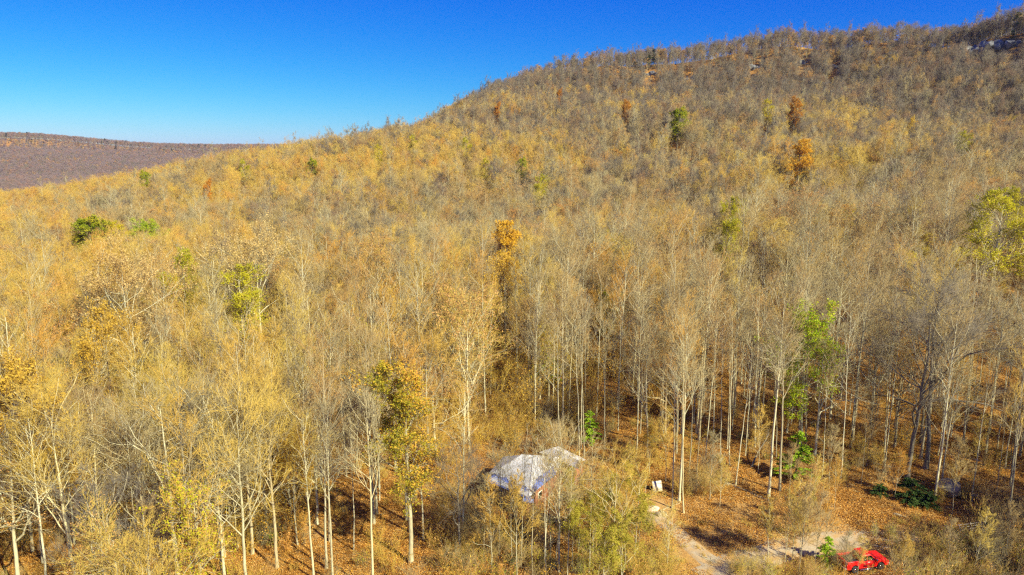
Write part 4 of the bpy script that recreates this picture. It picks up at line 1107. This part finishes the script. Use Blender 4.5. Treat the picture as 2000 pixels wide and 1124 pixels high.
# bluff outcrops on the mountain rim
for j, (px, py, w, d, h, lab) in enumerate(BLUFF):
    p = BLUFF_P[j]
    root = empty('rock_outcrop', p, random.uniform(-.3, .3))
    for q in range(4):
        s = random.uniform(.35, .6)
        obj('rock', rock_mesh(900 + j * 7 + q, (w * s * .7, d * s * 1.3, h * random.uniform(.35, .65)), 'rock_grey', 9), root, ((q - 1.5) * w * .36, random.uniform(-1, 1), random.uniform(-.5, 2.5)), random.uniform(0, 3))
    tag(root, lab, 'rock outcrop', 'bluff outcrops along the rim')

# ------------------------------------------------------------------ the cabin
def quad_slab(mb, pts, th, mi=0):
    P = np.array(pts); n = np.cross(P[1] - P[0], P[2] - P[0]); n /= np.linalg.norm(n)
    if n[2] < 0: n = -n
    k = len(P); V = np.r_[P, P - n * th]
    for i in range(k):
        j = (i + 1) % k; mb.add(V[[i, j, j + k, i + k]], [[0, 1, 2, 3]], mi)
    if k == 4: mb.add(V[:4], [[0, 1, 2, 3]], mi); mb.add(V[4:], [[3, 2, 1, 0]], mi)
    else: mb.add(V[:3], [[0, 1, 2]], mi); mb.add(V[3:], [[2, 1, 0]], mi)
zE, zT = 2.6, 4.3
A_, B_, G_ = at_z(1018, 889, zT), at_z(1042, 891, zT), at_z(1074, 893, zT)
D_, E_, F_ = at_z(947, 934, zE), at_z(1033, 972, zE), at_z(1084, 928, zE)
A2 = at_z(985, 905, 3.6)
cab_c = np.array([(D_[0] + F_[0]) / 2, (D_[1] + F_[1]) / 2, 0]); cab_c[2] = tz(cab_c[0], cab_c[1])
cabin = empty('cabin', cab_c)
tag(cabin, 'small red-brown cabin with white sheet roof partly covered by blue tarp', 'cabin')
def local(P): return np.asarray(P, float) - cab_c
def cab(name, mb, m, parent=None):
    return obj(name, mb.mesh(name, [M[m]] if isinstance(m, str) else m), parent or cabin)
def lerp(a, b, t): return a * (1 - t) + b * t
# left slope: courses of corrugated sheet laid parallel to the eave
NC = 6
for c in range(NC):
    mb = MB(); sub = 4
    for s_ in range(sub):
        t0, t1 = (c + s_ / sub) / NC, (c + (s_ + 1) / sub) / NC
        l0, l1 = lerp(D_, A_, t0), lerp(D_, A_, t1); r0, r1 = lerp(E_, B_, t0), lerp(E_, B_, t1)
        up = np.array([0, 0, .075])
        mid_l, mid_r = lerp(l0, l1, .5) + up, lerp(r0, r1, .5) + up
        quad_slab(mb, local([l0 + up * .1 + [0, 0, .02 * c * 0], r0 + up * .1, mid_r, mid_l]), .03)
        quad_slab(mb, local([mid_l, mid_r, r1, l1]), .03)
    cab('roof_sheet', mb, 'white_metal')
for c in range(4):      # right slope sheets run down from the ridge
    mb = MB(); t0, t1 = c / 4 + .004, (c + 1) / 4 - .004
    for s_ in range(3):
        a0, a1 = lerp(t0, t1, s_ / 3), lerp(t0, t1, (s_ + 1) / 3); am = (a0 + a1) / 2; up = np.array([0, 0, .06])
        quad_slab(mb, local([lerp(B_, G_, a0), lerp(E_, F_, a0), lerp(E_, F_, am) + up, lerp(B_, G_, am) + up]), .03)
        quad_slab(mb, local([lerp(B_, G_, am) + up, lerp(E_, F_, am) + up, lerp(E_, F_, a1), lerp(B_, G_, a1)]), .03)
    cab('roof_sheet', mb, 'white_metal')
# back slopes and ridge cap
bk = np.array([.9, 4.2, 0]); Ab, Gb = D_ + (A_ - D_) * 1 + np.array([-2.2, 3.4, zE - zT]), G_ + np.array([2.0, 3.8, zE - zT])
mb = MB(); quad_slab(mb, local([A_, G_, Gb, Ab]), .05); quad_slab(mb, local([A_, Ab, D_]), .05); quad_slab(mb, local([G_, F_, Gb]), .05); cab('back_roof', mb, 'white_metal')
mb = MB(); tubes(mb, local([A_ + [0, 0, .03], B_ + [0, 0, .05], G_ + [0, 0, .03]])[None], np.array([[.07] * 3]), 5); tubes(mb, local([B_ + [0, 0, .06], E_ + [0, 0, .06]])[None], np.array([[.06] * 2]), 5); cab('ridge_cap', mb, 'white_metal')
# walls set in from the eaves, boards
inn = lambda p, k=.88: np.array([cab_c[0] + (p[0] - cab_c[0]) * k, cab_c[1] + 1.6 + (p[1] - cab_c[1] - 1.6) * k])
ring = [inn(D_), inn(E_), inn(F_), inn(Gb, .9), inn(Ab, .9)]
def wall(p, q, name='board', z0=-.4, z1=2.65):
    L = np.linalg.norm(q - p); n = max(2, int(L / .45)); me_ = None; d = (q - p) / L; ang = math.atan2(d[1], d[0])
    for i in range(n):
        c = p + d * (i + .5) * L / n
        if me_ is None:
            mb = MB(); mb.box((0, 0, (z0 + z1) / 2), (L / n - .03, .09, z1 - z0)); me_ = mb.mesh('board', [M['wall']])
        o = obj('board', me_, cabin, (c[0] - cab_c[0], c[1] - cab_c[1], 0), ang)
for i in range(5): wall(ring[i], ring[(i + 1) % 5])
mb = MB()                                                   # dark floor and a backing inside the boards
for i in range(5):
    p, q = ring[i] * .98 + cab_c[:2] * .02, ring[(i + 1) % 5] * .98 + cab_c[:2] * .02; 
    mb.add(local([[p[0], p[1], -.3], [q[0], q[1], -.3], [q[0], q[1], 2.6], [p[0], p[1], 2.6]]), [[0, 1, 2, 3]])
cab('inner_wall', mb, 'wood_dark')
# door and window on the front
def on_wall(p, q, t, w, h, z, name, m, off=.07, th=.06):
    d = (q - p) / np.linalg.norm(q - p); c = p + (q - p) * t; nrm = np.array([d[1], -d[0]])
    mb = MB(); mb.box((0, 0, 0), (w, th, h)); return obj(name, mb.mesh(name, [M[m]]), cabin, (c[0] + nrm[0] * off - cab_c[0], c[1] + nrm[1] * off - cab_c[1], z), math.atan2(d[1], d[0]))
dr = on_wall(ring[0], ring[1], .62, .95, 2.0, .95, 'door', 'wood_dark')
mb = MB(); mb.box((.36, -.05, 0), (.08, .05, .08)); obj('handle', mb.mesh('handle', [M['chrome']]), dr)
for t in (.28,):
    wn = on_wall(ring[0], ring[1], t, 1.1, .9, 1.45, 'window', 'cream')
    mb = MB(); mb.box((-.26, -.04, 0), (.46, .03, .74)); obj('pane', mb.mesh('pane', [M['glass']]), wn)
    mb = MB(); mb.box((.26, -.04, 0), (.46, .03, .74)); obj('pane', mb.mesh('pane', [M['glass']]), wn)
wn = on_wall(ring[1], ring[2], .5, 1.0, .8, 1.5, 'window', 'cream')
mb = MB(); mb.box((0, -.04, 0), (.8, .03, .62)); obj('pane', mb.mesh('pane', [M['glass']]), wn)
# rear wing roof
H_, J_, K_, L_, M2 = at_z(1052, 884, 3.0), at_z(1079, 875, 3.9), at_z(1134, 902, 3.9), at_z(1130, 917, 2.9), at_z(1080, 905, 2.9)
mb = MB()
for c in range(9):
    t0, t1 = c / 9, (c + 1) / 9; tm = (t0 + t1) / 2; up = np.array([0, 0, .05])
    quad_slab(mb, local([lerp(J_, K_, t0), lerp(H_, L_, t0), lerp(H_, L_, tm) + up, lerp(J_, K_, tm) + up]), .03)
    quad_slab(mb, local([lerp(J_, K_, tm) + up, lerp(H_, L_, tm) + up, lerp(H_, L_, t1), lerp(J_, K_, t1)]), .03)
Jb, Kb = J_ + np.array([.9, 2.6, -.9]), K_ + np.array([.9, 2.6, -.9])
quad_slab(mb, local([J_, K_, Kb, Jb]), .05)
cab('wing_roof', mb, 'wing_sun_white')
rw = [lerp(H_, L_, .06)[:2] + [0, .5], lerp(H_, L_, .95)[:2] + [-.1, .4], Kb[:2] + [-.4, -.3], Jb[:2] + [.2, -.3]]
for i in range(4): wall(np.array(rw[i]), np.array(rw[(i + 1) % 4]), z1=2.85)
# blue tarp pieces, draped over the lower roof
def tarp(pts, name, label, n=14, seed=1, lift=.10, m='blue_tarp'):
    P = [np.asarray(p, float) for p in pts]; rg = np.random.default_rng(seed); V = []
    for i in range(n + 1):
        for j in range(n + 1):
            s, t = i / n, j / n
            if i in (0, n): s += 0
            e = (vnoise(np.array([i * .9 + seed * 7]), np.array([j * .9]), seed)[0] - .5)
            p = (P[0] * (1 - s) + P[1] * s) * (1 - t) + (P[3] * (1 - s) + P[2] * s) * t
            edge = (rg.uniform(-.25, .25) if j in (0, n) or i in (0, n) else 0)
            V.append(p + np.array([edge * .8, edge * .8, lift + e * .16]))
    V = np.array(V); c = V.mean(0); I = (np.arange(n)[:, None] * (n + 1) + np.arange(n)[None]).ravel()
    me = mesh_np(name, V - c, [np.stack([I, I + 1, I + n + 2, I + n + 1], 1)], [M[m]], smooth=True)
    o = obj(name, me, None, c); md = o.modifiers.new('thickness', 'SOLIDIFY'); md.thickness = .02
    tag(o, label, 'tarp', 'blue tarps on the cabin roof'); return o
dn = np.array([.0, -.35, -.5])
tarp([lerp(D_, E_, .02) + [-.3, -.1, -.25], lerp(D_, E_, .98) + dn * .6, lerp(lerp(D_, E_, .9), B_, .17), lerp(lerp(D_, E_, .05), A_, .20)], 'blue_tarp', 'crumpled blue tarp along the front eave of the cabin roof', seed=3)
tarp([lerp(E_, F_, .08) + [0, 0, .02], lerp(E_, F_, 1.02) + [.1, 0, -.1], lerp(lerp(E_, F_, .98), G_, .42), lerp(lerp(E_, F_, .35), B_, .3)], 'blue_tarp', 'blue tarp over the right-hand slope of the cabin roof', seed=5)
tarp([E_ + [-.9, -.1, -.5], E_ + [.5, -.3, -.6], E_ + [.3, .1, .0], E_ + [-.6, .1, .0]], 'blue_tarp', 'pale blue tarp end hanging at the cabin roof corner', n=6, seed=8)

# ------------------------------------------------------------------ the red pickup
tpos = at_z(1682, 1114, 0); tpos[2] = tz(tpos[0], tpos[1])
truck = empty('pickup_truck', tpos, R(13))
tag(truck, 'red pickup truck parked in brush at the bottom edge of the picture', 'pickup truck')
def extrude_profile(mb, prof, y0, y1, inset=0.0, mi=0, top_from=None):
    """profile in x,z swept across y; points above top_from lean inward"""
    P = np.array(prof, float); n = len(P)
    def side(y, sgn):
        V = np.c_[P[:, 0], np.full(n, y), P[:, 1]]
        if top_from is not None: V[:, 1] -= sgn * inset * np.clip((P[:, 1] - top_from[0]) / (top_from[1] - top_from[0]), 0, 1)
        return V
    A, B = side(y0, -1), side(y1, 1)
    base = mb.n; V = np.r_[A, B]
    Q = [[i, (i + 1) % n, (i + 1) % n + n, i + n] for i in range(n)]
    mb.add(V, Q, mi)
    c0, c1 = A.mean(0), B.mean(0)
    return A, B
def poly_obj(name, V, faces, m, parent, bevel=0.0):
    me = bpy.data.meshes.new(name); me.from_pydata([tuple(v) for v in V], [], faces); me.materials.append(M[m]); me.update()
    import bmesh
    bm = bmesh.new(); bm.from_mesh(me); bmesh.ops.recalc_face_normals(bm, faces=bm.faces)
    bm.to_mesh(me); bm.free()
    o = obj(name, me, parent)
    if bevel:
        b = o.modifiers.new('bevel', 'BEVEL'); b.width = bevel; b.segments = 2; b.limit_method = 'ANGLE'
    return o
def prism(name, prof, y0, y1, m, parent, inset=0, zr=(1.0, 1.6), bevel=.03):
    P = np.array(prof, float); n = len(P); k = np.clip((P[:, 1] - zr[0]) / (zr[1] - zr[0]), 0, 1) * inset
    A = np.c_[P[:, 0], y0 + k, P[:, 1]]; B = np.c_[P[:, 0], y1 - k, P[:, 1]]
    F = [list(range(n))[::-1], list(range(n, 2 * n))] + [[i, (i + 1) % n, (i + 1) % n + n, i + n] for i in range(n)]
    return poly_obj(name, np.r_[A, B], F, m, parent, bevel)
def arch(cx, r, z, n=8):
    return [(cx + r * math.cos(math.pi * (1 - i / n)), z + r * math.sin(math.pi * (1 - i / n))) for i in range(n + 1)]
# lower body with wheel arches (x forward)
low = [(-2.32, .45)] + arch(-1.45, .43, .42) + arch(1.42, .43, .42) + [(2.25, .42), (2.34, .55), (2.32, .82), (2.2, .96), (.95, 1.08), (-.72, 1.06), (-.72, 1.0), (-2.32, 1.0)]
body = prism('body', low, -.88, .88, 'red_paint', truck, .04, (.6, 1.1), .04)
cabp = [(-.70, 1.05), (.98, 1.07), (.40, 1.60), (.22, 1.66), (-.50, 1.66), (-.62, 1.60)]
cabo = prism('cab', cabp, -.83, .83, 'red_paint', truck, .16, (1.07, 1.66), .05)
# bed: hollow
mb = MB()
mb.box((-1.52, 0, .995), (1.46, 1.46, .04)); obj('bed_liner', mb.mesh('bed_liner', [M['black']]), truck)
for sy in (-1, 1):
    mb = MB(); mb.box((-1.52, sy * .81, 1.10), (1.6, .11, .26)); o = obj('bed_side', mb.mesh('bed_side', [M['red_paint']]), truck)
    b = o.modifiers.new('bevel', 'BEVEL'); b.width = .03; b.segments = 2
mb = MB(); mb.box((-2.29, 0, 1.10), (.07, 1.5, .26)); o = obj('tailgate', mb.mesh('tailgate', [M['red_paint']]), truck)
# glass
def glass(name, V): return poly_obj(name, V, [[0, 1, 2, 3]], 'glass', truck)
def gl_slab(name, pts, th, m='glass'):
    mb = MB(); quad_slab(mb, pts, th); return obj(name, mb.mesh(name, [M[m]]), truck)
yw = lambda z: .83 - .16 * (z - 1.07) / .59
gl_slab('windscreen', [(.965, -.74, 1.12), (.965, .74, 1.12), (.455, .64, 1.585), (.455, -.64, 1.585)], -.015)
gl_slab('rear_window', [(-.715, -.62, 1.16), (-.715, .62, 1.16), (-.655, .55, 1.5), (-.655, -.55, 1.5)], .01)
for sy in (-1, 1):
    for (xa, xb, xc, xd) in ((-.56, -.14, -.14, -.50), (-.08, .80, .36, -.08)):
        z0, z1 = 1.13, 1.56
        V = np.array([(xa, sy * (yw(z0) + .012), z0), (xb, sy * (yw(z0) + .012), z0), (xc, sy * (yw(z1) + .012), z1), (xd, sy * (yw(z1) + .012), z1)])
        mb = MB(); n_ = np.array([0, sy * .012, 0]); mb.add(np.r_[V, V - n_], [[0, 1, 2, 3], [7, 6, 5, 4], [0, 1, 5, 4], [1, 2, 6, 5], [2, 3, 7, 6], [3, 0, 4, 7]])
        obj('side_window', mb.mesh('side_window', [M['glass']]), truck)
    mb = MB(); mb.box((.10, sy * .895, .80), (1.28, .012, .50)); o = obj('door', mb.mesh('door', [M['red_paint']]), truck)
    mb = MB(); mb.box((-.42, sy * .912, .95), (.13, .03, .03)); obj('handle', mb.mesh('handle', [M['black']]), o)
    mb = MB(); mb.box((0.0, sy * .95, .36), (1.9, .14, .06)); obj('running_board', mb.mesh('running_board', [M['chrome']]), truck)
    mb = MB(); mb.box((.82, sy * 1.0, 1.16), (.09, .20, .16)); mb.box((.82, sy * .87, 1.12), (.05, .1, .04)); obj('mirror', mb.mesh('mirror', [M['chrome']]), truck)
    mb = MB(); mb.box((2.30, sy * .66, .74), (.06, .30, .17)); obj('headlight', mb.mesh('headlight', [M['amber']]), truck)
    mb = MB(); mb.box((-2.33, sy * .79, .86), (.04, .14, .26)); obj('tail_light', mb.mesh('tail_light', [M['red_item']]), truck)
    for wx in (-1.45, 1.42):
        th = np.linspace(0, 2 * np.pi, 25)[:-1]; prof = [(.20, -.11), (.33, -.11), (.36, -.07), (.36, .07), (.33, .11), (.20, .11)]
        V = np.array([[wx + r_ * math.cos(a_), sy * .80 + y_, .36 + r_ * math.sin(a_)] for r_, y_ in prof for a_ in th]); n = 24
        F = [[i * n + j, i * n + (j + 1) % n, (i + 1) * n + (j + 1) % n, (i + 1) * n + j] for i in range(5) for j in range(n)]
        w_ = empty('wheel', (0, 0, 0)); w_.parent = truck
        mb = MB(); mb.add(V, F); obj('tyre', mb.mesh('tyre', [M['rubber']], True), w_)
        mb = MB(); V = np.array([[wx + r_ * math.cos(a_), sy * (.80 + y_), .36 + r_ * math.sin(a_)] for r_, y_ in [(.205, .10), (.18, .09), (.06, .04), (.05, .11), (.001, .11)] for a_ in th])
        F = [[i * n + j, i * n + (j + 1) % n, (i + 1) * n + (j + 1) % n, (i + 1) * n + j] for i in range(4) for j in range(n)]
        mb.add(V, F); obj('rim', mb.mesh('rim', [M['chrome']], True), w_)
mb = MB(); mb.box((2.37, 0, .50), (.12, 1.72, .17)); obj('front_bumper', mb.mesh('front_bumper', [M['chrome']]), truck)
mb = MB(); mb.box((-2.40, 0, .50), (.12, 1.6, .16)); obj('rear_bumper', mb.mesh('rear_bumper', [M['chrome']]), truck)
mb = MB(); mb.box((2.335, 0, .74), (.03, .9, .18)); obj('grille', mb.mesh('grille', [M['black']]), truck)
mb = MB()
quad_slab(mb, [(1.0, -.66, 1.085), (1.0, .66, 1.085), (2.15, .60, .985), (2.15, -.60, .985)], .02); o = obj('hood', mb.mesh('hood', [M['red_paint']]), truck)

# ------------------------------------------------------------------ gate panel, boards, logs and odds and ends
def pipe(mb, a, b, r, S=6): tubes(mb, np.array([[a, b]], float), np.full((1, 2), r), S)
ga, gb = at_z(1878, 1046, .15), at_z(1924, 1040, .15)
gate = empty('metal_gate_panel', ga); d = gb - ga; gate.rotation_euler = (R(-28), 0, math.atan2(d[1], d[0])); L = float(np.linalg.norm(d))
tag(gate, 'white tubular metal gate panel leaning in the brush behind the pickup', 'gate')
for i in range(5):
    mb = MB(); pipe(mb, (.04, 0, .08 + i * .24), (L - .04, 0, .08 + i * .24), .028); obj('rail', mb.mesh('rail', [M['pipe']]), gate)
for x in (0, L / 2, L):
    mb = MB(); pipe(mb, (x, .0, 0), (x, .0, 1.14), .032); obj('upright', mb.mesh('upright', [M['pipe']]), gate)
bp_ = at_z(1285, 968, 0); bp_[2] = tz(bp_[0], bp_[1])
bd = empty('cream_board', bp_, R(12)); bd.rotation_euler = (R(-22), 0, R(14))
mb = MB(); mb.box((0, 0, .68), (1.15, .05, 1.25)); obj('sheet', mb.mesh('sheet', [M['cream']]), bd)
for q in (-.2, .2):
    mb = MB(); mb.box((0, -.035, .68 + q * 1.6), (1.13, .02, .05)); obj('batten', mb.mesh('batten', [M['wood']]), bd)
for x_ in (-.58, .58):
    mb = MB(); mb.box((x_, 0, .62), (.06, .07, 1.4)); obj('post', mb.mesh('post', [M['wood']]), bd)
tag(bd, 'square cream board leaning upright in the leaves past the cabin end', 'board')
pp = at_z(1272, 1003, 0); pp[2] = tz(pp[0], pp[1])
tag(obj('stone_slab', rock_mesh(77, (.95, .6, .22), 'concrete'), None, pp + np.array([0, 0, .1]), .3), 'pale stone slab lying below the cream board', 'stone')
def log(a, b, r, label, cat='log', m='bark_grey', nb=0):
    a, b = np.asarray(a, float), np.asarray(b, float); rg = np.random.default_rng(int(abs(a[0]) * 97)); K = 8
    P = a[None] + (b - a)[None] * np.linspace(0, 1, K)[:, None] + rg.normal(size=(K, 3)) * .05
    P[:, 2] = np.maximum(P[:, 2], terrain(P[:, 0], P[:, 1]) + r * .6) if nb == 0 else P[:, 2]
    c = P[0].copy(); root = empty('fallen_log', c); mb = MB(); tubes(mb, (P - c)[None], (r * np.linspace(1, .55, K))[None], 7); 
    th = np.arange(7) * 2 * np.pi / 7
    obj('stem', mb.mesh('stem', [M[m]], True), root)
    br, rr_ = grow((P - c)[None], (r * np.linspace(1, .55, K))[None], 7, .35, 1, (35, 75), lambda t, pl: pl * .25, 4, .1, .25, .4, rg)
    mb = MB(); tubes(mb, br, np.maximum(rr_, .015), 4); obj('branch', mb.mesh('branch', [M[m]]), root)
    tag(root, label, cat, 'fallen logs')
def gp(px, py, h=0): p = ground_px(px, py); p[2] += h; return p
log(gp(1425, 948), gp(1500, 985), .13, 'long fallen log lying on the leafy bank below pale trunks')
log(gp(1460, 925, .1), gp(1500, 880, 2.6), .15, 'dark snapped trunk leaning against a pale tree', m='bark_dark', nb=1)
log(gp(1370, 1098, .2), gp(1400, 1112, .1), .10, 'short pale log beside the dirt drive')
log(gp(1430, 1088, .2), gp(1455, 1078, .1), .09, 'short bleached log at the edge of the gravel')
log(gp(1735, 1055, .3), gp(1790, 1068, .15), .09, 'bleached log lying in the grass behind the pickup')
log(gp(1590, 945), gp(1640, 925), .10, 'thin fallen log behind the pine sapling', m='bark_dark')
log(gp(1700, 905), gp(1790, 935), .12, 'dark fallen log in the shade above the rust leaved bush', m='bark_dark')
log(gp(1900, 900), gp(1995, 925), .11, 'fallen log lying in deep shade near the frame edge', m='bark_pale')
log(gp(1290, 1000), gp(1330, 985), .09, 'small pale log behind the stone slab')
# small coloured things
def crumple(name, loc, size, m, label, cat, seed):
    tag(obj(name, rock_mesh(seed, size, m, 8), None, loc, seed * .7), label, cat)
crumple('yellow_bucket_lid', gp(984, 822, .5), (.38, .3, .3), 'yellow', 'pale yellow plastic heap uphill of the cabin', 'plastic', 21)
crumple('yellow_sheet', gp(1001, 821, .5), (.34, .3, .25), 'yellow', 'second pale yellow plastic heap beside the first uphill of the cabin', 'plastic', 22)
crumple('blue_bag', gp(1893, 985, .15), (.28, .22, .14), 'blue_item', 'dull blue bag lying in the leaves near the tan boulder', 'bag', 23)
crumple('red_jug', at_z(992, 1012, .4), (.26, .2, .2), 'red_item', 'small red jug in front of the cabin', 'jug', 24)
crumple('white_bag', at_z(1135, 1050, .1), (.3, .24, .14), 'white_metal', 'small white bag on the ground in front of the cabin', 'bag', 25)
print('objects', len(bpy.data.objects))

# ------------------------------------------------------------------ the air
mh = bpy.data.materials.new('haze'); mh.use_nodes = True; t_ = mh.node_tree
t_.nodes.remove(t_.nodes['Principled BSDF'])
pv = t_.nodes.new('ShaderNodeVolumePrincipled'); pv.inputs['Color'].default_value = (.55, .58, 1.0, 1); pv.inputs['Density'].default_value = HAZE
t_.links.new(pv.outputs[0], t_.nodes['Material Output'].inputs['Volume'])
mb = MB(); zlo, zhi = float(GZ.min()) - 1.5, float(GZ.max()) + 32
mb.box(((gx[0] + gx[-1]) / 2, (gy[0] + gy[-1]) / 2, (zlo + zhi) / 2), (gx[-1] - gx[0] + 60, gy[-1] - gy[0] + 60, zhi - zlo))
tag(obj('haze', mb.mesh('haze', [mh])), 'thin blue autumn haze lying over the far ridge', None, None, 'stuff')
